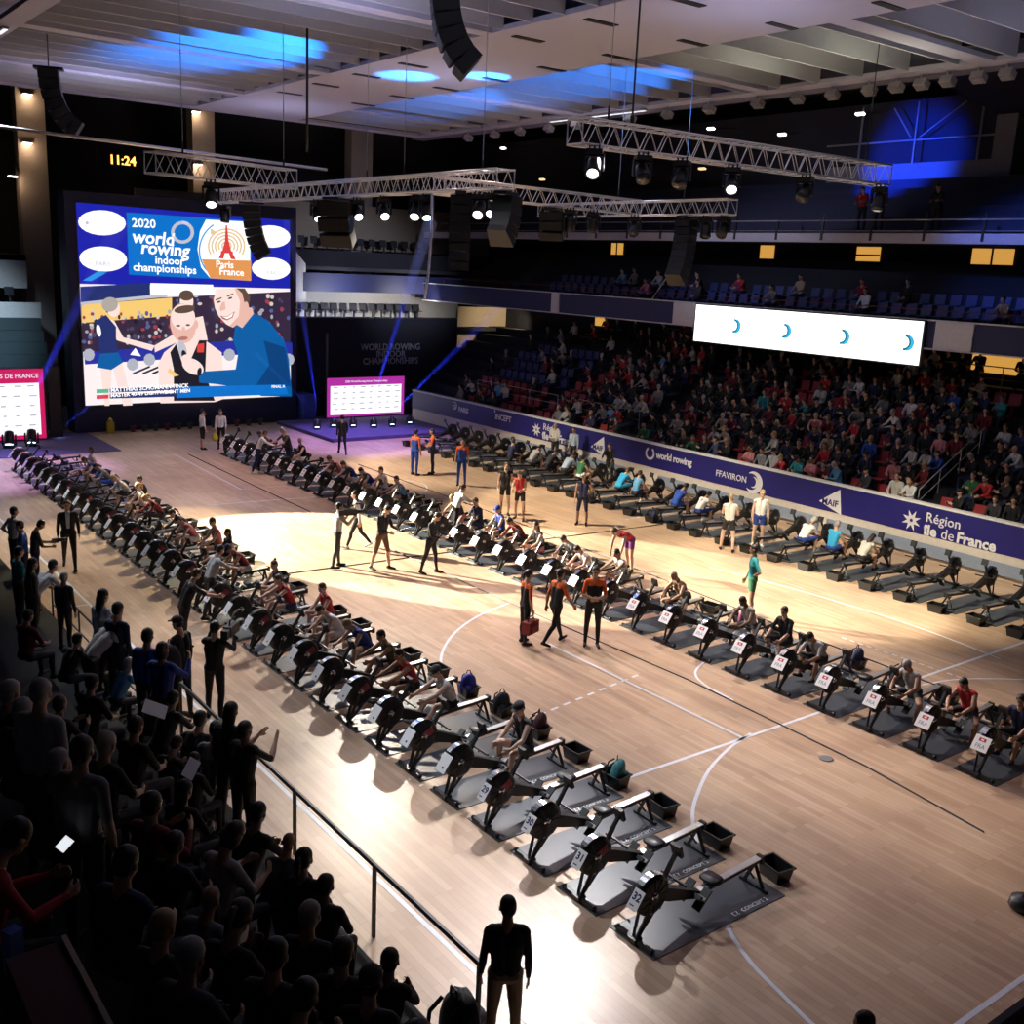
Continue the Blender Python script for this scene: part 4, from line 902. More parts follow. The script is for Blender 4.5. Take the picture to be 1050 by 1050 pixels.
# ---------------------------------------------------------------- screens and lettering
def em(name, c, s=1.0): return mat('screen_' + name, (0.0, 0.0, 0.0), 0.4, emit=c, es=s, var=0)
def onY(u, v, y):
    d = RM.transposed() @ Vector(((u - 525) / FPX, (v - 525) / FPX, 1)); p = CAM + d * ((y - CAM.y) / d.y); return p
def onX(u, v, x):
    d = RM.transposed() @ Vector(((u - 525) / FPX, (v - 525) / FPX, 1)); return CAM + d * ((x - CAM.x) / d.x)
class Pic:
    "flat coloured shapes on an upright screen facing the hall"
    def __init__(s, y, f): s.b = MB(); s.m = []; s.n = 0; s.y = y; s.f = f
    def mi(s, m):
        if m not in s.m: s.m.append(m)
        s.b.cur = s.m.index(m)
    def poly(s, m, pts):
        s.mi(m); s.n += 1; vs = []
        for p in pts:
            q = onY(*s.f(*p), s.y); q.y -= 0.004 * s.n * .25; vs.append(q)
        s.b.add(vs, [tuple(range(len(vs)))])
    def ell(s, m, cx, cy, rx, ry, rot=0, n=22):
        c, k = math.cos(R_(rot)), math.sin(R_(rot))
        s.poly(m, [(cx + rx * math.cos(2 * math.pi * i / n) * c - ry * math.sin(2 * math.pi * i / n) * k, cy + rx * math.cos(2 * math.pi * i / n) * k + ry * math.sin(2 * math.pi * i / n) * c) for i in range(n)])
    def arc(s, m, cx, cy, r0, r1, a0, a1, ky=1.0, n=20):
        o = [(cx + r1 * math.cos(R_(a0 + (a1 - a0) * i / n)), cy + r1 * ky * math.sin(R_(a0 + (a1 - a0) * i / n))) for i in range(n + 1)]
        i_ = [(cx + r0 * math.cos(R_(a0 + (a1 - a0) * i / n)), cy + r0 * ky * math.sin(R_(a0 + (a1 - a0) * i / n))) for i in range(n + 1)]
        for k in range(n): s.poly(m, [o[k], o[k + 1], i_[k + 1], i_[k]]); s.n -= 1
        s.n += 1
    def text(s, m, txt, u, v, size, align='CENTER', bold=.0, shear=0., slope=(1, 0, 0)):
        s.mi(m); s.n += 1; q = onY(*s.f(u, v), s.y); q.y -= 0.004 * s.n * .25 + .004
        text_mb(s.b, txt, size, plane_T(q, slope, (0, 0, 1)), 0.0, bold, align, shear)
SK = em('skin', (0.85, 0.50, 0.42)); SK2 = em('skin_light', (1.0, 0.78, 0.72)); WH = em('white', (1, 1, 1), 1.15); BG = em('deep_blue', (0.01, 0.015, 0.42)); PB = em('panel_blue', (0.0, 0.17, 0.62)); OR = em('orange', (0.80, 0.32, 0.09)); BLK = em('black', (0.01, 0.01, 0.02)); NV = em('navy', (0.015, 0.03, 0.16))
RD = em('red', (0.75, 0.06, 0.05)); TANC = em('tan', (0.80, 0.58, 0.33)); GY = em('grey', (0.55, 0.55, 0.62)); SW = em('sweater_blue', (0.0, 0.11, 0.38)); SWD = em('sweater_shade', (0.0, 0.05, 0.20)); FLO = em('pale_floor', (1.0, 0.90, 0.90)); YE = em('window_yellow', (0.95, 0.62, 0.18)); DK = em('crowd_dark', (0.035, 0.02, 0.05)); BD = em('board_blue', (0.02, 0.03, 0.36)); HR = em('hair_brown', (0.12, 0.07, 0.05)); SC_ = em('strip_cyan', (0.02, 0.33, 0.78)); LIP = em('lip', (0.5, 0.18, 0.16))
root = empty('giant_screen', (9.8, 41.7, 0))
def unroot(o, root):
    o.parent = root; o.matrix_parent_inverse = Matrix.Translation(-root.location)
f7 = lambda a, c: (60 + a / 4.038, 190 + c / 4.038)
YSCR = 41.70
P = Pic(YSCR, f7)
P.poly(BG, [(72, 70), (958, 146), (958, 428), (88, 408)])
P.poly(SC_, [(100, 395), (165, 355), (200, 362), (135, 397)])
for x, y in ((180, 155), (185, 305), (880, 212), (880, 345)): P.ell(WH, x, y, 99 if x < 500 else 80, 52 if x < 500 else 46, 3)
P.ell(GY, 118, 156, 7, 7)
for x, y in ((185, 326), (890, 364)): P.text(GY, 'PARIS', x, y, .27)
P.poly(PB, [(281, 112), (800, 148), (797, 396), (292, 370)])
P.text(WH, '2020', 303, 156, .54, 'LEFT', .012); P.text(WH, 'world', 303, 213, .80, 'LEFT', .02, .15, (1, 0, -.03)); P.text(WH, 'rowing', 338, 258, .80, 'LEFT', .02, .15, (1, 0, -.03)); P.text(WH, 'indoor', 460, 313, .50, 'CENTER', .012, 0, (1, 0, -.02)); P.text(WH, 'championships', 442, 346, .50, 'CENTER', .012, 0, (1, 0, -.02))
P.arc(GY, 513, 195, 34, 48, -60, 270, .98); P.arc(em('lilac', (.65, .6, .85)), 513, 195, 34, 48, 268, 302, .98)
P.poly(WH, [(610, 142), (793, 152), (793, 390), (628, 385), (590, 340), (575, 265), (585, 190)])
P.arc(SC_, 720, 270, 134, 140, 120, 235, .95)
P.poly(OR, [(592, 306), (797, 312), (797, 396), (628, 385)])
for r in (78, 64, 50, 36, 22): P.arc(TANC, 695, 252, r - 7, r, 150, 390, .95)
P.poly(TANC, [(630, 205), (628, 178), (655, 195)])
# a plain lattice tower
P.poly(RD, [(691, 165), (697, 165), (704, 235), (688, 235)]); P.poly(RD, [(688, 232), (704, 232), (715, 275), (676, 275)]); P.poly(RD, [(676, 272), (690, 272), (682, 304), (662, 302)]); P.poly(RD, [(702, 272), (716, 274), (734, 308), (712, 305)]); P.poly(RD, [(672, 271), (720, 273), (722, 282), (670, 280)])
P.text(WH, 'Paris', 650, 327, .46, 'LEFT', .01, 0, (1, 0, -.02)); P.text(WH, 'France', 664, 357, .46, 'LEFT', .01, 0, (1, 0, -.02))
o = P.b.build('banner_picture', P.m); unroot(o, root)
P = Pic(YSCR, f7)
P.poly(FLO, [(88, 408), (958, 428), (962, 872), (112, 912)])
P.poly(DK, [(93, 480), (960, 440), (960, 660), (100, 690)]); P.poly(YE, [(95, 495), (470, 465), (470, 540), (97, 570)])
P.poly(NV, [(90, 420), (378, 404), (380, 455), (92, 484)]); P.poly(GY, [(92, 484), (380, 455), (450, 452), (450, 462), (95, 496)]); P.poly(WH, [(380, 405), (640, 412), (640, 455), (380, 455)])
r2 = random.Random(3); cc = [em('fan_a', (.35, .05, .08)), em('fan_b', (.4, .4, .45)), em('fan_c', (.08, .06, .12)), em('fan_d', (.7, .6, .55)), em('fan_e', (.1, .12, .3)), BLK]
for i in range(210):
    x = r2.uniform(100, 955); y = r2.uniform(520 if x < 480 else 455, 655); P.ell(r2.choice(cc), x, y, r2.uniform(5, 10), r2.uniform(6, 11), 0, 7)
P.poly(BD, [(100, 690), (740, 640), (960, 650), (960, 700), (740, 700), (104, 740)]); P.poly(WH, [(290, 700), (312, 672), (335, 706)])
for x, y in ((120, 700), (300, 740), (370, 720), (700, 700), (945, 720)): P.ell(em('kit_grey', (.45, .47, .55)), x, y, 24, 26, 0, 9)
for x in (300, 340, 380): P.poly(BLK, [(x, 775), (x + 70, 745), (x + 74, 752), (x + 4, 782)])
# the woman in a dark suit
P.poly(SK2, [(165, 735), (215, 745), (205, 910), (185, 910)]); P.poly(SK2, [(215, 745), (255, 725), (300, 908), (262, 910)])
P.poly(SK2, [(185, 545), (225, 560), (262, 628), (355, 652), (392, 662), (380, 684), (340, 672), (235, 640)]); P.poly(NV, [(146, 560), (190, 535), (232, 585), (232, 640), (240, 700), (165, 705), (158, 640)]); P.poly(SW, [(165, 695), (240, 690), (262, 730), (212, 762), (153, 752)])
P.ell(SK2, 222, 510, 26, 34); P.ell(em('hair_ash', (.45, .40, .36)), 206, 492, 34, 30, -10); P.ell(WH, 160, 600, 9, 25, -10)
# behind
P.poly(SK2, [(390, 662), (470, 615), (500, 560), (590, 540), (610, 640), (480, 650), (392, 690)]); P.ell(SK2, 523, 480, 28, 38); P.ell(HR, 522, 455, 30, 22)
# the man who is interviewed
P.poly(SK2, [(405, 740), (430, 690), (480, 650), (600, 640), (668, 690), (680, 880), (640, 895), (415, 900)]); P.poly(BLK, [(455, 690), (480, 655), (500, 720), (540, 720), (575, 640), (605, 640), (600, 780), (640, 890), (470, 890), (470, 760)])
P.poly(RD, [(568, 655), (596, 652), (594, 690), (566, 690)]); P.poly(YE, [(450, 755), (492, 785), (470, 790), (445, 770)])
P.ell(SK, 508, 570, 54, 82, -6); P.ell(SK2, 508, 545, 50, 54, -6); P.ell(HR, 515, 512, 44, 16, -8); P.ell(SK, 562, 575, 9, 18)
for x, y in ((488, 580), (528, 577)): P.ell(HR, x, y, 9, 4)
P.ell(LIP, 508, 632, 20, 8, -5); P.poly(SK, [(503, 585), (515, 585), (520, 608), (502, 610)])
# the interviewer
P.poly(SW, [(722, 590), (745, 555), (790, 522), (860, 560), (925, 640), (945, 720), (958, 872), (830, 870), (800, 845), (640, 820), (575, 815), (572, 770), (650, 765), (725, 760), (735, 700), (715, 640)]); P.poly(SWD, [(840, 640), (930, 670), (952, 830), (870, 830), (800, 840), (865, 740)])
P.poly(SK, [(728, 575), (760, 505), (792, 505), (800, 530), (752, 590)])
P.poly(SK2, [(634, 470), (646, 430), (742, 425), (764, 468), (770, 528), (744, 566), (714, 588), (686, 574), (656, 542), (639, 506)]); P.poly(SK, [(720, 426), (742, 425), (764, 468), (770, 528), (744, 566), (714, 588), (700, 580), (738, 540), (744, 480)])
P.poly(HR, [(728, 425), (762, 426), (786, 462), (776, 506), (762, 488), (752, 446)]); P.ell(SK, 770, 500, 9, 20, -8); P.poly(SK, [(668, 484), (680, 480), (684, 512), (664, 520), (658, 510)])
for x, y in ((655, 482), (702, 466)): P.ell(HR, x, y, 9, 4, -18); P.poly(HR, [(x - 14, y - 10), (x + 12, y - 20), (x + 13, y - 15), (x - 12, y - 5)])
P.poly(LIP, [(660, 538), (690, 542), (722, 520), (712, 546), (690, 558), (670, 552)]); P.poly(WH, [(666, 541), (690, 545), (716, 526), (708, 543), (690, 552)])
P.ell(GY, 505, 680, 17, 42, -14); P.ell(BLK, 512, 700, 10, 20, -14); P.ell(SK2, 548, 748, 48, 30, 28); P.ell(SK2, 520, 720, 20, 22, 0); P.ell(BLK, 575, 770, 9, 18, 10)
P.poly(PB, [(478, 832), (930, 822), (942, 862), (480, 878)]); P.poly(NV, [(205, 838), (482, 830), (482, 846), (205, 855)]); P.poly(NV, [(205, 860), (482, 856), (482, 872), (205, 880)]); P.poly(em('flag_green', (.1, .5, .3)), [(150, 842), (200, 840), (200, 856), (150, 858)]); P.poly(RD, [(150, 866), (200, 864), (200, 880), (150, 882)])
P.text(WH, 'MATTHIAS SCHÖMANN-FINCK', 208, 846, .26, 'LEFT', .008, 0, (1, 0, .03)); P.text(WH, 'MASTER 40-49 LIGHTWEIGHT MEN', 208, 868, .24, 'LEFT', .008, 0, (1, 0, .03)); P.text(WH, 'FINAL A', 900, 831, .2, 'CENTER', .004)
o = P.b.build('video_picture', P.m); unroot(o, root)
b = MB(); b.box((9.77, 41.735, 5.7), (10.1, .06, 9.1)); o = b.build('bezel', M_blk, root); o.matrix_parent_inverse = Matrix.Translation(-root.location)
tag(root, 'giant video screen with event banner above an interview picture', 'video screen')
def small_screen(x0, x1, y, z0, z1, label, pink, left):
    root = empty('stage_screen', ((x0 + x1) / 2, y, z0)); w = x1 - x0; h = z1 - z0
    b = MB(); b.box((0, .06, h / 2), (w + .2, .1, h + .06)); b.box((w / 2 + .45, .06, h / 2 + .05), (.5, .08, h + .1)) if left else None; b.build('frame', M_blk, root)
    b = MB(); b.box((0, 0, h / 2), (w, .03, h)); b.build('surround_picture', pink, root)
    b = MB(); b.box((0, -.02, h * .43), (w * .92, .02, h * .74)); b.build('white_picture', em('sponsor_white', (.97, .95, 1.0), 1.15), root)
    b = MB(); r = random.Random(5)
    for i in range(8):
        for j in range(5):
            b.box((-w * .4 + w * .8 * i / 7 + r.uniform(-.05, .05), -.033, h * (.76 - .14 * j)), (r.uniform(.12, .3), .004, .05))
    b.build('sponsor_marks', em('mark_grey', (.4, .38, .5)), root)
    b = MB(); text_mb(b, 'CHAMPIONNATS DE FRANCE' if left else '2020 World Rowing Indoor Championships', h * (.085 if left else .07), plane_T((w * .12 if left else 0, -.03, h * .9), (1, 0, 0), (0, 0, 1)), .001, .002); b.build('title', em('title_white', (.9, .85, 1)), root)
    return tag(root, label, 'led screen')
small_screen(16.6, 21.2, 41.0, .22, 2.25, 'wide white sponsor screen with magenta frame on the violet stage beside the long wall', em('magenta_violet', (.45, .03, .36)), False)
small_screen(-2.2, 2.75, 40.3, .1, 3.1, 'white sponsor screen with red frame at the frame edge beyond the front row', em('crimson', (.62, .01, .12)), True)
# white balcony screen with four crescents
root = empty('balcony_screen', (25.3, 18.6, 5.5))
b = MB(); b.box((.05, 0, .77), (.1, 10.9, 1.62)); b.build('housing', M_blk, root)
b = MB(); b.box((-.01, 0, .77), (.03, 10.75, 1.52)); b.build('picture', M_white_e, root)
for u, v in ((752, 334), (803, 339), (862, 345), (927, 351)):
    q = onX(u, v, 25.27); b = MB(); c = Vector((0, q.y - 18.6, q.z - 5.5))
    for mi, (r0, r1, a0, a1) in enumerate(((.20, .29, -95, 85), (.27, .40, -70, 60))):
        for i in range(12):
            t0 = R_(a0 + (a1 - a0) * i / 12); t1 = R_(a0 + (a1 - a0) * (i + 1) / 12); k = .35 + .65 * math.sin(math.pi * (i + .5) / 12); b.cur = mi
            b.add([c + Vector((-.03 + .002 * (1 - mi), -math.cos(t) * r, math.sin(t) * r)) for t, r in ((t0, r1 if mi == 0 else r0 + (r1 - r0) * k), (t1, r1 if mi == 0 else r0 + (r1 - r0) * k), (t1, r0), (t0, r0))], [(0, 1, 2, 3)])
    b.build('crescent_emblem', [em('teal', (.0, .20, .30)), em('azure', (.05, .5, .85))], root)
tag(root, 'long white lit balcony screen showing four blue-green crescents', 'led screen')
# lettering on the long sponsor wall
M_let = mat('board_lettering', (0.70, 0.70, 0.76), 0.5, var=0)
def wall_T(u, v): 
    q = onX(u, v, XB - 0.03); q.z = min(max(q.z, .86), 1.55); return q
def board_item(name, label, fn):
    b = MB(); fn(b); o = b.build(name, [M_let, M_navy]); return tag(o, label, 'lettering')
def at(q, dy=0, dz=0): return plane_T((q.x, q.y - dy, q.z + dz), (0, -1, 0), (0, 0, 1))
def star(b, T, r, n=8):
    b.T = T
    for i in range(n):
        t = 2 * math.pi * i / n + .39; d = Vector((math.cos(t), math.sin(t), 0)); a = Vector((-d.y, d.x, 0)); b.add([d * r * .12 - a * r * .05, d * r * .3 - a * r * .19, d * r, d * r * .3 + a * r * .19], [(0, 1, 2, 3)])
    b.T = None
def ring2(b, T, r0, r1, a0, a1, n=20):
    b.T = T
    for i in range(n):
        t0 = R_(a0 + (a1 - a0) * i / n); t1 = R_(a0 + (a1 - a0) * (i + 1) / n)
        b.add([(r1 * math.cos(t0), r1 * math.sin(t0), 0), (r1 * math.cos(t1), r1 * math.sin(t1), 0), (r0 * math.cos(t1), r0 * math.sin(t1), 0), (r0 * math.cos(t0), r0 * math.sin(t0), 0)], [(0, 1, 2, 3)])
    b.T = None
def crescent(b, T, r0, r1, a0, a1, n=20):
    b.T = T
    for i in range(n):
        f = lambda k: math.sin(math.pi * k / n) * .9 + .1
        t0 = R_(a0 + (a1 - a0) * i / n); t1 = R_(a0 + (a1 - a0) * (i + 1) / n); w0 = r1 - (r1 - r0) * f(i); w1 = r1 - (r1 - r0) * f(i + 1)
        b.add([(r1 * math.cos(t0), r1 * math.sin(t0), 0), (r1 * math.cos(t1), r1 * math.sin(t1), 0), (w1 * math.cos(t1), w1 * math.sin(t1), 0), (w0 * math.cos(t0), w0 * math.sin(t0), 0)], [(0, 1, 2, 3)])
    b.T = None
def region(q, s=1.0):
    def fn(b):
        star(b, at(q, -1.05 * s), .34 * s); text_mb(b, 'Région', .42 * s, at(q, -.58 * s, .20 * s), .003, .004, 'LEFT'); text_mb(b, 'île', .46 * s, at(q, -.58 * s, -.20 * s), .003, .016, 'LEFT'); text_mb(b, 'de', .46 * s, at(q, -.02 * s, -.20 * s), .003, -.002, 'LEFT'); text_mb(b, 'France', .46 * s, at(q, .50 * s, -.20 * s), .003, .016, 'LEFT')
    return fn
def maif(q):
    def fn(b):
        b.T = at(q); b.add([(-.50, -.12, 0), (.28, .42, 0), (.42, -.42, 0)], [(0, 1, 2)]); b.T = None; b.cur = 1; text_mb(b, 'MAIF', .30, at(q, -.06, -.10) @ Matrix.Translation((0, 0, .006)), .002, .008); b.cur = 0
    return fn
def wrow(q):
    def fn(b): ring2(b, at(q, -.95), .17, .26, -240, 60); text_mb(b, 'world rowing', .38, at(q, -.6), .003, .01, 'LEFT', spacing=.92)
    return fn
def ffav(q):
    def fn(b): text_mb(b, 'FFAVIRON', .32, at(q, -.35, .02), .003, .004, 'CENTER'); crescent(b, at(q, .72), .18, .40, -140, 130); crescent(b, at(q, .72), .10, .2, -120, 100)
    return fn
def paris(q):
    def fn(b): ring2(b, at(q, -.75, .05), .16, .2, -200, 130); ring2(b, at(q, -.72, .02), .06, .1, -160, 200); text_mb(b, 'PARIS', .34, at(q, -.4, -.08), .003, .008, 'LEFT')
    return fn
def incept(q):
    def fn(b): text_mb(b, 'INCEPT', .38, at(q), .003, .006); b.T = at(q, -.68, .2); b.add([(-.05, .0, 0), (.05, .0, 0), (.0, .22, 0)], [(0, 1, 2)]); b.T = None
    return fn
board_item('board_lettering', 'white lettering PARIS with a loop emblem near the stage end of the sponsor wall', paris(wall_T(475, 419)))
board_item('board_lettering', 'white lettering INCEPT on the sponsor wall', incept(wall_T(516, 429)))
board_item('board_lettering', 'white star emblem and region lettering behind the two people standing at the wall', region(wall_T(565, 444)))
board_item('board_lettering', 'white triangle emblem on the sponsor wall before the ring emblem', maif(wall_T(614, 457)))
board_item('board_lettering', 'white ring emblem with the words world rowing on the sponsor wall', wrow(wall_T(684, 469)))
board_item('board_lettering', 'white lettering and crescent emblem in the middle of the sponsor wall', ffav(wall_T(757, 491)))
board_item('board_lettering', 'white triangle emblem on the sponsor wall between the crescent and the large star', maif(wall_T(853, 513)))
board_item('board_lettering', 'large white star emblem with the words Région île de France', region(wall_T(966, 541), 1.0))
b = MB()
for i, t in enumerate(('WORLD ROWING', 'INDOOR', 'CHAMPIONSHIPS')):
    q = onY(401, 356 + 7.2 * i, 42.83); text_mb(b, t, .50, plane_T(q, (1, 0, 0), (0, 0, 1)), .01, .006, width=.92)
tag(b.build('wall_lettering', mat('grey_lettering', (0.34, 0.34, 0.38), 0.6, var=0)), 'grey words WORLD ROWING INDOOR CHAMPIONSHIPS on the black end wall', 'lettering')
b = MB(); q = onY(316, 372, 42.8); b.box((q.x + 1.1, 42.83, 2.9), (.12, .04, 3.0)); tag(b.build('wall_strip', M_concr), 'narrow grey vertical strip on the black end wall beside the stage screen', 'strip')
# clock
root = empty('wall_clock', onY(125, 165, 53.0)); b = MB(); b.box((0, 0, 0), (2.6, .2, 1.1)); b.build('case', M_blk, root)
b = MB(); text_mb(b, '11:24', .66, plane_T((0, -.12, 0), (1, 0, 0), (0, 0, 1)), .01, .012); b.build('digits', mat('amber_digits', (1, .5, .1), emit=(1.0, .42, .08), es=3.2, var=0), root)
tag(root, 'digital clock showing 11:24 in amber above the giant screen', 'clock')
# wall lamps with a real glow
for u, v, y, lab in ((28, 147, 53.4, 'small lit wall lamp on the pale column beside the clock'), (13, 181, 53.4, 'small lit wall lamp at the frame edge below the column lamp'), (203, 169, 53.4, 'small lit wall lamp on the column behind the short truss'), (28, 97, 53.4, 'lit lamp high on the pale column under the ceiling edge'), (201, 115, 53.4, 'lit lamp high on the column under the slatted ceiling')):
    q = onY(u, v, y); root = empty('wall_lamp', q); b = MB(); b.box((0, .05, .06), (.5, .2, .08)); b.build('housing', M_blk, root); b = MB(); b.box((0, 0, 0), (.42, .2, .05)); b.build('bulb', M_lamp, root)
    l = bpy.data.lights.new('wall_lamp_glow', 'POINT'); l.energy = 18; l.color = (1, .66, .34); l.shadow_soft_size = .1; lo = bpy.data.objects.new('wall_lamp_glow', l); COL.objects.link(lo); lo.location = q + Vector((0, -.35, -.3)); tag(root, lab, 'wall lamp')
for u, v, x, lab in ((516, 152, 33, 'small bright lamp in the dark above the speaker truss'), (729, 132, 33, 'small bright lamp above the long gallery truss'), (882, 117, 33.5, 'bright lamp before the blue-lit gallery window'), (802, 138, 33.5, 'small white lamp behind the gallery, short of the blue window'), (556, 184, 33, 'dim warm lamp below the near end of the long gallery truss'), (720, 173, 33, 'dim warm lamp between the two shining lamps of the gallery truss')):
    q = onX(u, v, x); root = empty('gallery_lamp', q); b = MB(); b.bar((35.0 - q.x, 0, .25), (0, 0, .03), .04, .04); b.build('arm', M_blk, root); b = MB(); b.box((0, 0, 0), (.16, .42, .08), (0, R_(15), 0)); b.build('bulb', mat('white_bulb', (1, 1, 1), emit=(1, .95, .85), es=5) if 'dim' not in lab else mat('dim_bulb', (1, .8, .5), emit=(1, .7, .35), es=1.2), root); tag(root, lab, 'lamp')
# stage-floor lamps and their beams in the haze
haze = bpy.data.materials.new('beam_haze'); haze.use_nodes = True; nt = haze.node_tree; nt.nodes.remove(nt.nodes['Principled BSDF']); vs_ = nt.nodes.new('ShaderNodeVolumeScatter'); vs_.inputs['Density'].default_value = 0.16; vs_.inputs['Anisotropy'].default_value = 0.2; nt.links.new(vs_.outputs[0], nt.nodes['Material Output'].inputs['Volume'])
def beam(p, q, ang, power, label):
    p = Vector(p); q = Vector(q); d = q - p; L = d.length; d.normalize()
    b = MB(); r1 = .06 + L * math.tan(R_(ang / 2)); b.lathe([(.06, .25), (r1, L)], 20, 'z', (0, 0, 0), True, d.to_track_quat('Z', 'Y').to_matrix()); o = b.build('beam_haze', haze, loc=p)
    tag(o, label, 'light beam', kind='stuff')
    spot('beam_lamp', p, q, power * 13, (0.02, 0.04, 1.0), ang * .96, .15, .03)
for i, (u, v, z) in enumerate(((325, 440, .18), (342, 438, .18), (362, 438, .18), (383, 438, .18), (402, 437, .18), (420, 435, .18))):
    q = px(u, v, z); moving_head(q, 250, 200, M_lensb, 'small stage lamp standing before the white stage screen, %s from the giant screen' % ORD[i], True, .9, 'lamps on the stage floor')
for i, (u, v) in enumerate(((10, 459), (33, 457))):
    q = px(u, v, .04); moving_head(q, 250, 200, M_lensb, 'stage lamp on the floor before the red-framed screen, %s' % ('at the frame edge' if i == 0 else 'the one nearer the giant screen'), True, 1.3, 'lamps before the red-framed screen')
for (u0, v0, y0), (u1, v1, y1), an, pw, lab in (((378, 423, 40.2), (442, 226, 40.2), 3.6, 3200, 'blue light beam rising from the stage lamps past the grey lettering'), ((403, 423, 40.4), (572, 256, 40.4), 3.6, 3200, 'blue light beam slanting from the stage lamps over the lettering wall'),
    ((421, 422, 40.4), (535, 360, 40.4), 3.2, 1200, 'faint blue light beam crossing the seats at the end of the stand'), ((326, 425, 40.0), (296, 225, 40.0), 2.8, 2200, 'blue light beam rising beside the edge of the giant screen'), ((325, 425, 39.8), (262, 362, 39.8), 1.6, 1500, 'thin blue light beam crossing the lower corner of the giant screen'),
    ((14, 445, 38.5), (125, 225, 38.5), 4.2, 2600, 'broad blue light beam rising from the floor lamps before the red-framed screen'), ((56, 444, 40.5), (150, 372, 40.5), 2.6, 1300, 'faint blue light beam from the spot lamp beside the red-framed screen')):
    beam(onY(u0, v0, y0), onY(u1, v1, y1), an, pw, lab)
q = onY(57, 444, 41.0); b = MB(); b.box((0, 0, 0), (.4, .3, .3)); o = b.build('spot_lamp', M_blk, loc=q); b = MB(); b.box((.1, -.17, 0), (.2, .04, .18)); b.build('lens', M_lensb, o); tag(o, 'small blue-white spot lamp in the dark between red-framed and giant screens', 'lamp')
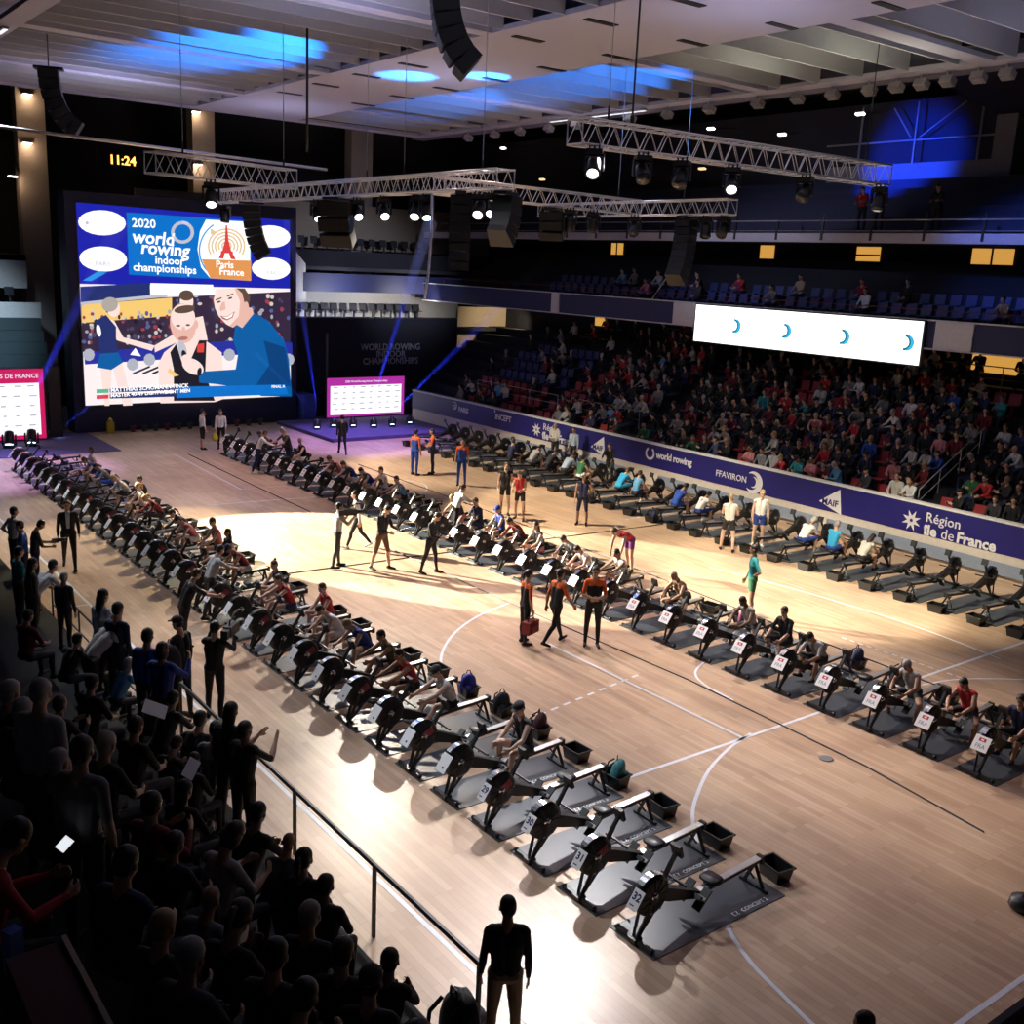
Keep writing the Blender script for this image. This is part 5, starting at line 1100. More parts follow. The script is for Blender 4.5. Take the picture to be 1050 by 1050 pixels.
# ---------------------------------------------------------------- rowing machines in their rows
FLAGM = mat('red_white_sticker', (0.34, 0.06, 0.08), 0.5, var=.9, scale=26)
b = MB(); b.box(FC + Vector((.07, -.098, .06)), (.20, .006, .13), (0, R_(-28), 0)); STK = b.mesh('cage_sticker', [FLAGM])
ROWER = {
 1: {4: ('rower_upright', 'black', 'charcoal', 0, 'cap', 'black', 'none', 1.62, 'rower in black vest and dark cap'), 6: ('rower_reach', 'white', 'black', 0, 'cap', 'charcoal', 'none', 1.55, 'rower in white vest with red trim and dark cap'),
     7: ('rower_reach', 'red', 'black', 2, 'short', 'dark', 'none', 1.42, 'tanned rower in red vest leaning forward'), 8: ('rower_reach', 'olive', 'black', 2, 'short', 'dark', 'none', 1.66, 'tanned rower in dark vest stretching both arms'),
     9: ('rower_rest', 'royal', 'navy', 0, 'short', 'blond', 'none', 1.66, 'rower in royal blue shirt bent over the knees'), 10: ('rower_rest', 'white', 'white', 0, 'short', 'brown', 'none', 1.60, 'rower in white and red suit slumped forward'),
     11: ('rower_upright', 'red', 'charcoal', 0, 'short', 'brown', 'none', 1.9, 'rower in red vest sitting up'), 12: ('rower_reach', 'red', 'navy', 1, 'short', 'brown', 'none', 1.50, 'rower in bright red sleeveless shirt with hands on the knees'),
     13: ('rower_upright', 'navy', 'black', 1, 'bun', 'brown', 'none', 1.75, 'rower in navy vest with hair in a bun'), 15: ('rower_rest', 'darkred', 'lightgrey', 2, 'cap', 'navy', 'none', 1.8, 'tanned rower in dark red vest and cap'),
     16: ('rower_legs_out', 'black', 'beige', 0, 'long', 'dark', 'none', 1.7, 'rower with long dark hair stretching bare legs'), 17: ('rower_upright', 'pink', 'black', 1, 'short', 'brown', 'none', 1.95, 'rower in pink shirt sitting up'),
     18: ('rower_rest', 'pink', 'white', 0, 'bun', 'brown', 'none', 1.70, 'rower in pink and red vest with hair tied up'), 19: ('rower_rest', 'charcoal', 'navy', 1, 'ponytail', 'dark', 'long', 1.9, 'rower in dark jacket with ponytail'),
     21: ('rower_rest', 'darkred', 'black', 1, 'ponytail', 'blond', 'long', 1.85, 'rower in dark red jacket'), 22: ('rower_upright', 'white', 'black', 0, 'ponytail', 'blond', 'none', 1.7, 'blond rower in white vest'),
     23: ('rower_upright', 'charcoal', 'black', 1, 'short', 'dark', 'short', 2.1, 'young rower in black and white shirt'), 24: ('rower_rest', 'offwhite', 'black', 0, 'ponytail', 'blond', 'short', 1.9, 'blond rower in pale shirt slumped forward'),
     26: ('rower_rest', 'grey', 'blue', 1, 'short', 'dark', 'short', 1.95, 'rower in grey shirt and blue shorts'), 27: ('rower_rest', 'blue', 'blue', 0, 'short', 'brown', 'none', 1.9, 'rower in bright blue suit bent forward'),
     28: ('rower_legs_out', 'white', 'black', 0, 'short', 'brown', 'none', 1.9, 'rower in white vest lying back')},
 2: {0: ('rower_upright', 'navy', 'black', 2, 'short', 'dark', 'short', 1.40, 'rower in navy shirt with white diagonal stripe'), 1: ('rower_straddle', 'red', 'black', 2, 'short', 'dark', 'none', 1.6, 'rower in red vest with white diagonal stripe and black shorts'),
     2: ('rower_straddle', 'lightgrey', 'black', 2, 'short', 'grey', 'none', 1.45, 'grey-haired rower in dark trimmed vest looking down'), 4: ('rower_rest', 'lightgrey', 'black', 2, 'short', 'dark', 'short', 1.4, 'rower in light grey shirt holding the feet'),
     5: ('rower_upright', 'black', 'black', 1, 'short', 'dark', 'short', 1.6, 'rower in black T-shirt looking at the hands'), 6: ('rower_straddle', 'offwhite', 'charcoal', 3, 'short', 'dark', 'none', 1.7, 'rower in white tank top resting the arms'),
     8: ('rower_straddle', 'brown', 'black', 2, 'bald', 'dark', 'none', 1.72, 'bald bare-shouldered rower bending over the knees'), 10: ('rower_reach', 'white', 'grey', 2, 'short', 'dark', 'none', 1.75, 'rower in white singlet stretching an arm along the machine'),
     11: ('rower_rest', 'white', 'blue', 1, 'short', 'dark', 'none', 1.5, 'rower in white and blue vest'), 12: ('rower_rest', 'grey', 'black', 1, 'short', 'brown', 'short', 1.9, 'rower in grey shirt crouched over the rail'),
     13: ('rower_upright', 'black', 'pink', 1, 'long', 'dark', 'none', 1.5, 'rower in black top with long dark hair'), 14: ('rower_rest', 'darkred', 'black', 2, 'short', 'dark', 'short', 1.7, 'rower in dark red shirt bent forward'),
     15: ('rower_upright', 'royal', 'navy', 1, 'cap', 'blue', 'none', 1.75, 'rower in royal blue vest and blue cap'), 16: ('rower_upright', 'navy', 'navy', 1, 'short', 'brown', 'short', 1.7, 'rower in navy shirt beside the blue-capped one'),
     17: ('rower_straddle', 'black', 'pink', 1, 'ponytail', 'blond', 'none', 1.75, 'blond rower in black tank top'), 20: ('rower_reach', 'sky', 'black', 1, 'short', 'brown', 'none', 1.6, 'rower in sky blue vest with bare arms'),
     21: ('rower_upright', 'white', 'royal', 0, 'short', 'brown', 'none', 1.5, 'rower in white vest and royal blue shorts'), 22: ('rower_rest', 'blue', 'blue', 0, 'short', 'dark', 'none', 1.6, 'rower in blue suit with white side'),
     23: ('rower_rest', 'royal', 'white', 0, 'short', 'brown', 'none', 1.5, 'rower in blue and white suit reaching to the neighbour'), 24: ('rower_rest', 'pink', 'royal', 0, 'short', 'brown', 'none', 1.5, 'rower in pink and blue suit'),
     27: ('rower_upright', 'black', 'white', 0, 'short', 'blond', 'none', 1.6, 'blond rower in black vest'), 30: ('rower_rest', 'brown', 'black', 1, 'short', 'brown', 'short', 1.6, 'rower in brown shirt beside the giant screen')},
 3: {5: ('rower_rest', 'offwhite', 'black', 1, 'long', 'dark', 'none', 1.55, 'rower in white vest with a dark mark and long dark hair'), 6: ('rower_upright', 'cyan', 'royal', 1, 'cap', 'grey', 'none', 1.5, 'rower in bright blue suit with a hand at the head'),
     7: ('rower_rest', 'white', 'royal', 1, 'cap', 'offwhite', 'short', 1.5, 'rower in white T-shirt and pale cap'), 11: ('rower_rest', 'white', 'royal', 1, 'short', 'dark', 'short', 1.55, 'rower in white T-shirt and blue shorts'),
     12: ('rower_rest', 'blue', 'blue', 1, 'short', 'dark', 'none', 1.6, 'rower in blue suit with white back'), 14: ('rower_upright', 'sky', 'navy', 1, 'short', 'brown', 'none', 1.45, 'rower in sky blue vest'),
     15: ('rower_rest', 'cyan', 'cyan', 1, 'short', 'brown', 'short', 1.3, 'rower in bright blue shirt'), 17: ('rower_upright', 'green', 'white', 1, 'ponytail', 'dark', 'none', 1.4, 'rower in green and white vest'),
     18: ('rower_rest', 'lightblue', 'charcoal', 1, 'short', 'dark', 'long', 1.3, 'rower in pale blue shirt'), 19: ('rower_rest', 'charcoal', 'black', 1, 'short', 'dark', 'short', 1.3, 'rower in dark grey shirt'),
     20: ('rower_rest', 'lightgrey', 'grey', 1, 'short', 'dark', 'long', 1.3, 'rower in light grey sweatshirt'), 21: ('rower_upright', 'navy', 'black', 1, 'short', 'brown', 'short', 1.6, 'rower in navy shirt nearest the emblem with INCEPT')}}
BAGS = {1: {3: 'teal', 5: 'maroon', 6: 'dark', 7: 'blue'}, 2: {3: 'dark', 4: 'navy', 7: 'pink'}, 3: {12: 'navy', 15: 'dark'}}
bagproto = {}
first_t = True
ROWNM = {1: 'front row', 2: 'middle row', 3: 'wall row'}
for row in (1, 2, 3):
    nm, xf, y0, k0, k1 = ROWS[row]; nm = ROWNM[row]
    for k in range(k0, k1):
        y = erg_y(row, k); x = xf if row < 3 else row3x(k); s = 1 if row < 3 else -1; rz = 0 if s > 0 else math.pi
        e = ERG if first_e[0] else copy_tree(ERG)
        m = MATO if first_m[0] else copy_tree(MATO); 
        e.location = (x, y, 0.012); m.location = (x, y, 0); e.rotation_euler = m.rotation_euler = (0, 0, rz)
        rw = ROWER[row].get(k); sx = rw[7] if rw else rnd.choice((1.42, 1.46, 1.42, 1.6))
        for ch in e.children:
            if ch.name.startswith('seat'): ch.location = (sx, 0, .340 + .0685 * (sx - 1.08) + .022)
            if ch.name.startswith('number_sheet'):
                txt = None
                if row == 1: me = print_mesh(str(32 - k), 'number') if k < 4 else print_mesh('', 'mark')
                elif row == 2: me = print_mesh('FRA', 'flag')
                else: me = print_mesh('', 'mark')
                po = bpy.data.objects.new('printed_number', me); COL.objects.link(po); po.parent = ch
                if row == 2: ch.scale = (1.65, 1.05, 1)
                elif row == 1 and k >= 4: ch.scale = (1.4, 1.15, 1)
            if row == 1 and k >= 1 and k % 2 == 1 and ch.name.startswith('flywheel_cage'):
                po = bpy.data.objects.new('cage_sticker', STK); COL.objects.link(po); po.parent = ch
        first_e[0] = first_m[0] = False
        who = 'empty seat' if not rw else 'occupied'
        num = ' numbered %d' % (32 - k) if row == 1 and k < 3 else ''
        tag(e, 'black rowing machine%s, %s, %s of the %s from the camera end' % (num, who, ORD[k], nm), 'rowing machine', 'rowing machines of the ' + nm)
        tag(m, 'dark rubber mat under the %s rowing machine of the %s from the camera end' % (ORD[k], nm), 'floor mat', 'mats of the ' + nm)
        # tub
        if row == 3 or k % 3 != 1 or k < 9 or k in BAGS[row]:
            t = TUB if first_t else copy_tree(TUB); first_t = False
            bag = BAGS[row].get(k)
            t.location = (x + s * (2.72 + .05 * rnd.uniform(-1, 1)), y + .03 * rnd.uniform(-1, 1), 0); t.rotation_euler = (0, 0, R_(rnd.uniform(-8, 8)))
            tag(t, 'black tub %s behind the %s machine of the %s from the camera end' % ('with bag' if bag else 'standing', ORD[k], nm), 'tub', 'tubs of the ' + nm)
            if bag:
                bo = stuff_bag(bag); bo.scale = (.9, .9, .95); bo.location = Vector(t.location) + Vector((0, 0, .02)); bo.rotation_euler = (0, R_(8), R_(rnd.uniform(-60, 60) - 60))
                tag(bo, '%s backpack stuffed in the tub behind the %s machine of the %s' % ({'dark': 'black'}.get(bag, bag), ORD[k], nm), 'backpack')
        if rw:
            pose, top, bot, skn, hair, hc, slv, sx, desc = rw
            person(pose, (x + s * sx, y, .012), 180 if s > 0 else 0, top, bot, skn, hair, hc, slv, 'suit' if 'jacket' not in desc and slv == 'none' else 'shorts' if 'jacket' not in desc else 'long', None, rnd.choice(['black', 'white', 'grey']), scale=rnd.uniform(.95, 1.02), label=desc + ', %s machine, %s' % (ORD[k], nm), group='rowers of the ' + nm)
# ---------------------------------------------------------------- people and things on the open floor
def hand_of(o, pose, i):
    h = POSE_M[pose][3][i][0]; return Matrix.Translation(o.location) @ Matrix.Rotation(o.rotation_euler.z, 4, 'Z') @ (h * o.scale.x)
def pp(u, v, z=0): q = px(u, v, z); return (q.x, q.y, z)
o = person('standing', pp(537, 660), -10, 'black', 'black', 1, 'ponytail', 'dark', 'short', yoke='orange', scale=.98, label='medic with ponytail in black and orange uniform holding a red bag', group='medics in black and orange')
medic2 = person('walking', pp(568, 660), 0, 'black', 'black', 2, 'short', 'dark', 'short', yoke='orange', scale=1.02, label='medic in black and orange uniform, middle one of the three', group='medics in black and orange')
person('arms_folded', pp(606, 662), 232, 'black', 'black', 2, 'short', 'dark', 'short', yoke='orange', scale=1.06, label='medic facing the camera in black and orange uniform, by the machine sheets', group='medics in black and orange')
root = empty('medical_bag', hand_of(o, 'standing', 1) + Vector((-.06, -.02, -.30)), R_(20)); b = MB(); b.box((0, 0, .0), (.42, .2, .28)); b.build('body', mat('red_bag', (.22, .02, .02), .6), root); b = MB(); b.box((0, -.11, -.03), (.3, .04, .16)); b.build('front_pocket', mat('red_bag', (.22, .02, .02), .6), root); b = MB(); b.tube([(-.12, 0, .14), (-.1, 0, .24), (.1, 0, .24), (.12, 0, .14)], .015, 6); b.build('handle', M_blk, root); tag(root, 'dark red medical bag carried by the medic with ponytail', 'bag')
def video_cam(q, heading, label, s=1.0):
    root = empty('video_camera', q, R_(heading)); root.scale = (s,) * 3
    b = MB(); b.box((-.02, 0, .06), (.36, .13, .17)); b.box((-.26, 0, .05), (.14, .11, .15)); b.build('body', M_blk, root)
    b = MB(); b.lathe([(.045, .16), (.05, .24), (.065, .26), (.065, .38)], 14, 'x', (0, 0, .06)); b.build('lens', M_blk, root)
    b = MB(); b.box((.08, .09, .12), (.16, .06, .06)); b.build('viewfinder', M_blk, root); b = MB(); b.tube([(-.1, 0, .15), (-.08, 0, .22), (.12, 0, .22), (.14, 0, .15)], .014, 6); b.build('handle', M_blk, root)
    b = MB(); b.tube([(.0, .0, .22), (.12, .02, .27), (.32, .02, .28)], .018, 6); b.build('microphone', M_blk, root)
    return tag(root, label, 'camera')
o = person('filming', pp(346, 582), -15, 'lightgrey', 'charcoal', 1, 'short', 'dark', 'short', yoke='grey', scale=1.04, label='cameraman in grey shirt filming at the edge of the bright spotlight pool')
q = o.location; video_cam(Vector(q) + Vector((.26, -.24, 1.53)), -15, 'shoulder video camera held by the cameraman in the grey shirt')
o = person('walking', pp(366, 562), 150, 'white', 'black', 0, 'long', 'dark', 'long', shoes='white', scale=1.0, label='woman with long dark hair in white tunic and black leggings walking past the cameraman')
def board(q, heading, label, size=(.24, .34), m=None):
    root = empty('clipboard', q, R_(heading)); b = MB(); b.box((0, 0, 0), (size[0], size[1], .006), (0, R_(-20), 0)); b.build('board', M_blk, root); b = MB(); b.box((0, 0, .006), (size[0] * .9, size[1] * .92, .003), (0, R_(-20), 0)); b.build('paper', m or M_paper, root); return tag(root, label, 'clipboard')
o = person('reading', pp(391, 584), -70, 'black', 'brown', 1, 'short', 'dark', 'long', 'shorts', scale=1.06, label='man in black hooded top and brown shorts looking at papers in the spotlight pool'); board(hand_of(o, 'reading', 0) + Vector((.06, -.06, .03)), -70, 'white papers held by the man in brown shorts', (.3, .5))
o = person('reading', pp(441, 588), -60, 'black', 'black', 1, 'short', 'dark', 'long', scale=1.0, yoke='black', label='man in black suit reading a sheet beside the middle row'); board(hand_of(o, 'reading', 0) + Vector((.05, -.05, .03)), -60, 'white sheet held by the man in the black suit', (.3, .5))
person('walking', pp(351, 466), 70, 'black', 'black', 1, 'short', 'dark', scale=1.0, label='man in dark suit walking away towards the violet stage')
person('handing', pp(265, 486), -20, 'white', 'navy', 1, 'short', 'brown', 'long', shoes='white', scale=1.0, label='woman in white shirt and dark trousers reaching to the middle row by the giant screen')
person('handing', pp(296, 484), 190, 'charcoal', 'navy', 1, 'short', 'grey', 'short', yoke='olive', scale=1.04, label='grey-haired man in dark shirt bending towards the white-shirted woman')
person('saluting', pp(208, 461), 0, 'white', 'black', 1, 'short', 'dark', 'long', 'shorts', scale=1.0, label='person in white top shading the eyes before the giant screen')
o = person('standing', pp(227, 461), 232, 'white', 'black', 1, 'long', 'dark', 'long', scale=1.0, label='woman with long dark hair in white top before the giant screen, holding a yellow bag')
b = MB(); b.lathe([(.02, .3), (.12, .24), (.14, .1), (.11, 0)], 10); o = b.build('tote_bag', cl('yellow'), loc=hand_of(o, 'standing', 1) + Vector((-.02, -.03, -.42))); b = MB(); b.tube([(-.08, 0, .26), (-.05, 0, .4), (.05, 0, .4), (.08, 0, .26)], .012, 6); b.build('strap', cl('yellow'), o); tag(o, 'yellow bag held by the woman in white before the giant screen', 'bag')
for (u, v), h, lab in (((425, 487), 20, 'steward in blue overalls with orange shoulders, nearest the stage'), ((443, 486), 150, 'steward in dark overalls with orange shoulders standing with folded arms'), ((473, 498), 232, 'steward in blue overalls with orange shoulders, nearest the middle row')):
    person('arms_folded' if 'folded' in lab else 'standing', pp(u, v), h, 'navy' if 'dark' in lab else 'blue', 'navy' if 'dark' in lab else 'blue', 1, 'short', 'dark', 'short', yoke='orange', scale=1.04, label=lab, group='stewards with orange shoulders')
person('arms_folded', (20.3, 26.9, 0), 200, 'offwhite', 'charcoal', 1, 'short', 'grey', 'long', scale=1.0, label='person with folded arms in pale shirt standing against the sponsor wall')
person('standing', (20.35, 25.7, 0), 200, 'lightblue', 'black', 1, 'short', 'dark', 'long', scale=1.0, label='person in pale blue shirt standing against the sponsor wall with hands down')
person('handing', pp(624, 497), 215, 'black', 'charcoal', 1, 'long', 'brown', 'long', scale=1.0, label='woman in long black coat between wall row machines below the triangle emblem')
person('standing', pp(517, 528), 232, 'black', 'black', 0, 'short', 'brown', 'none', 'suit', scale=1.04, label='tall rower in black singlet standing behind the middle row')
person('reading', pp(532, 533), 215, 'red', 'black', 1, 'short', 'brown', 'none', 'suit', scale=.98, label='rower in black and red singlet drying the hands behind the middle row')
person('standing_hip', pp(596, 538), 220, 'navy', 'navy', 2, 'cap', 'grey', 'none', 'shorts', scale=1.0, label='rower in navy tank top with a pale towel standing on the open floor')
person('handing', pp(466, 552), 0, 'white', 'black', 0, 'ponytail', 'brown', 'long', scale=.98, label='woman in white shirt leaning over the middle row behind the black suit')
person('bending', (11.6, 12.9, 0), 185, 'red', 'purple', 1, 'short', 'brown', 'none', 'suit', scale=1.0, label='person in red and violet suit bending down behind the middle row')
person('reading', pp(745, 565), 40, 'offwhite', 'black', 0, 'ponytail', 'blond', 'none', 'suit', scale=1.02, label='blond rower in white and black suit standing among the wall row machines')
person('standing', pp(776, 560), 232, 'white', 'royal', 0, 'short', 'blond', 'none', 'suit', shoes='white', scale=1.04, label='rower in white and blue suit standing by the wall row, facing the camera')
person('standing_hip', pp(768, 633), 140, 'teal', 'green', 2, 'short', 'dark', 'short', 'suit', scale=1.06, label='rower in green and teal suit with yellow trim standing behind the middle row')
person('walking', pp(72, 583), 258, 'black', 'black', 1, 'short', 'brown', 'long', yoke='black', scale=1.08, label='man in black suit over a pale blue shirt walking beside the front row')
q = pp(72, 583); b = MB(); b.prism([(-.05, 0), (.05, 0), (.035, -.42), (-.035, -.42)], -.012, .012); o = b.build('shirt_front', cl('lightblue')); o.parent = bpy.data.objects['person'] if False else COL.objects[[x.name for x in COL.objects if x.get('label', '').startswith('man in black suit over')][0]]; o.matrix_local = Matrix.Translation((.155, 0, 1.46)) @ Matrix.Rotation(R_(5), 4, 'Y') @ Matrix.Rotation(R_(90), 4, 'Z')
person('standing_hip', pp(17, 592), 20, 'lightblue', 'charcoal', 1, 'short', 'dark', 'long', scale=1.04, label='man in pale blue shirt standing at the frame edge with a hand on the hip')
person('standing', pp(27, 606), 160, 'blue', 'navy', 1, 'short', 'dark', 'long', scale=1.0, label='person in blue jacket with a white square on the back near the frame edge')
o = person('reading', pp(38, 604), 0, 'charcoal', 'navy', 2, 'short', 'dark', 'short', scale=1.0, label='person in dark polo shirt looking at a camera near the suited man'); b = MB(); b.box((0, 0, 0), (.14, .12, .1)); b.lathe([(.04, .07), (.045, .26)], 10, 'x'); oo = b.build('photo_camera', M_blk, loc=hand_of(o, 'reading', 0) + Vector((.06, .05, .02))); tag(oo, 'black photo camera with long lens held by the person in the dark polo', 'camera')
person('handing', pp(216, 634), 5, 'lightgrey', 'charcoal', 1, 'short', 'dark', 'short', scale=1.0, label='helper in pale grey T-shirt bending over the front row machines')
person('handing', pp(190, 668), 0, 'black', 'black', 1, 'short', 'brown', 'short', scale=1.04, label='man in black T-shirt reaching out beside the front row')
person('standing', pp(188, 737), 120, 'black', 'black', 1, 'cap', 'black', 'long', scale=1.1, label='dark silhouette of a person with a rucksack beside the filming one')
o = person('filming', pp(221, 738), 45, 'black', 'black', 1, 'short', 'dark', 'long', scale=1.06, label='dark silhouette of a cameraman filming the front row'); video_cam(Vector(o.location) + Vector((.34, .0, 1.62)), 45, 'shoulder video camera of the dark silhouetted cameraman', 1.1)
bo = stuff_bag('dark'); q = pp(183, 737); bo.location = (q[0] - .18, q[1] - .16, .95); bo.rotation_euler = (0, 0, R_(230)); bo.scale = (1.2,) * 3; tag(bo, 'dark rucksack on the back of the silhouetted person beside the cameraman', 'backpack')
person('standing', pp(514, 1082), 55, 'black', 'beige', 1, 'short', 'dark', 'long', scale=1.06, label='man in black jacket and beige trousers seen from behind at the bottom of the floor')
bo = stuff_bag('dark'); q = pp(470, 1075); bo.location = (q[0], q[1], 0); bo.scale = (1.5,) * 3; tag(bo, 'large dark bag on the floor beside the man in the black jacket', 'bag')
person('standing', (px(893, 1043, 1.72).x, px(893, 1043, 1.72).y, 0), 140, 'black', 'black', 1, 'short', 'dark', 'long', scale=1.0, label='dark head of a person rising at the bottom edge of the empty floor')
q = pp(1049, 932); b = MB(); b.lathe([(.16, 0), (.2, .05), (.18, .15), (.06, .22)], 12); o = b.build('kit_bag', M_blk, loc=q); b = MB(); b.tube([(-.08, 0, .2), (0, 0, .28), (.08, 0, .2)], .012, 6); b.build('handle', M_blk, o); tag(o, 'small black bag on the floor at the frame edge', 'bag')
b = MB(); b.box((6.0, -3.35, .3), (9.0, .08, .6)); tag(b.build('low_barrier', M_black), 'low black barrier at the corner of the court beyond the white end line', 'barrier')
q = pp(118, 446); b = MB(); b.box((0, 0, .25), (.3, .2, .5)); b.lathe([(.11, .5), (.11, .62), (.02, .7)], 10); o = b.build('fire_extinguisher', cl('yellow'), loc=(q[0], 41.3, 0)); b = MB(); b.tube([(.1, 0, .6), (.2, -.1, .4), (.2, -.1, .1)], .02, 6); b.build('hose', M_blk, o); tag(o, 'small yellow-marked item standing at the foot of the dark screen wall', 'extinguisher')
r3 = random.Random(11)
for i in range(12):
    q = px(150 + 11 * i, 449 - 1.1 * i, 0); b = MB(); n = 9
    for k in range(n):
        t = 2 * math.pi * k / n; b.tube([(0, 0, .1), (.06 * math.cos(t), .06 * math.sin(t), .26), (.17 * math.cos(t), .17 * math.sin(t), .3 + .06 * math.sin(3 * t))], [.02, .03, .01], 5)
    b.lathe([(.09, 0), (.12, .16)], 10); o = b.build('potted_plant', mat('plant_dark', (.05, .07, .06), .8) if i % 3 else mat('plant_red', (.16, .05, .06), .8), loc=(q.x, 41.25, 0)); tag(o, 'low potted plant at the foot of the giant screen wall, %s from the extinguisher' % ORD[i], 'plant', 'plants along the screen wall')
# ---------------------------------------------------------------- spectators of the near stand
LPOS = []
PALE = {'white', 'offwhite', 'lightgrey', 'lightblue'}
def left_person(u, v, pose, heading, top, bottom='charcoal', skin=1, hair='short', hairc='dark', sleeves='long', label='', group=None, scale=None):
    hz = POSE_M[pose][1].translation.z if pose in POSE_M else get_pose(pose)[1].translation.z; hx = POSE_M[pose][1].translation
    best = None
    for r in range(6):
        x, z = lrow(r); q = onX(u, v, x + .1); s = (q.z - z) / hz
        c = abs(math.log(max(.05, s)))
        if best is None or c < best[0]: best = (c, r, q, s)
    c, r, q, s = best; x, z = lrow(r); s = min(1.12, max(.9, s)); a = R_(heading)
    off = Vector((hx.x * math.cos(a), hx.x * math.sin(a), 0)) * s
    yy = q.y - off.y
    for d_ in (0, .22, -.22, .44, -.44, .66, -.66):
        if all((q.x - off.x - a_) ** 2 + (yy + d_ - b_) ** 2 > .2 for a_, b_ in LPOS): break
    yy += d_; LPOS.append((q.x - off.x, yy))
    return person(pose, (q.x - off.x, yy, z), heading, top, bottom, skin, hair, hairc, sleeves, scale=s, label=label, group=group)
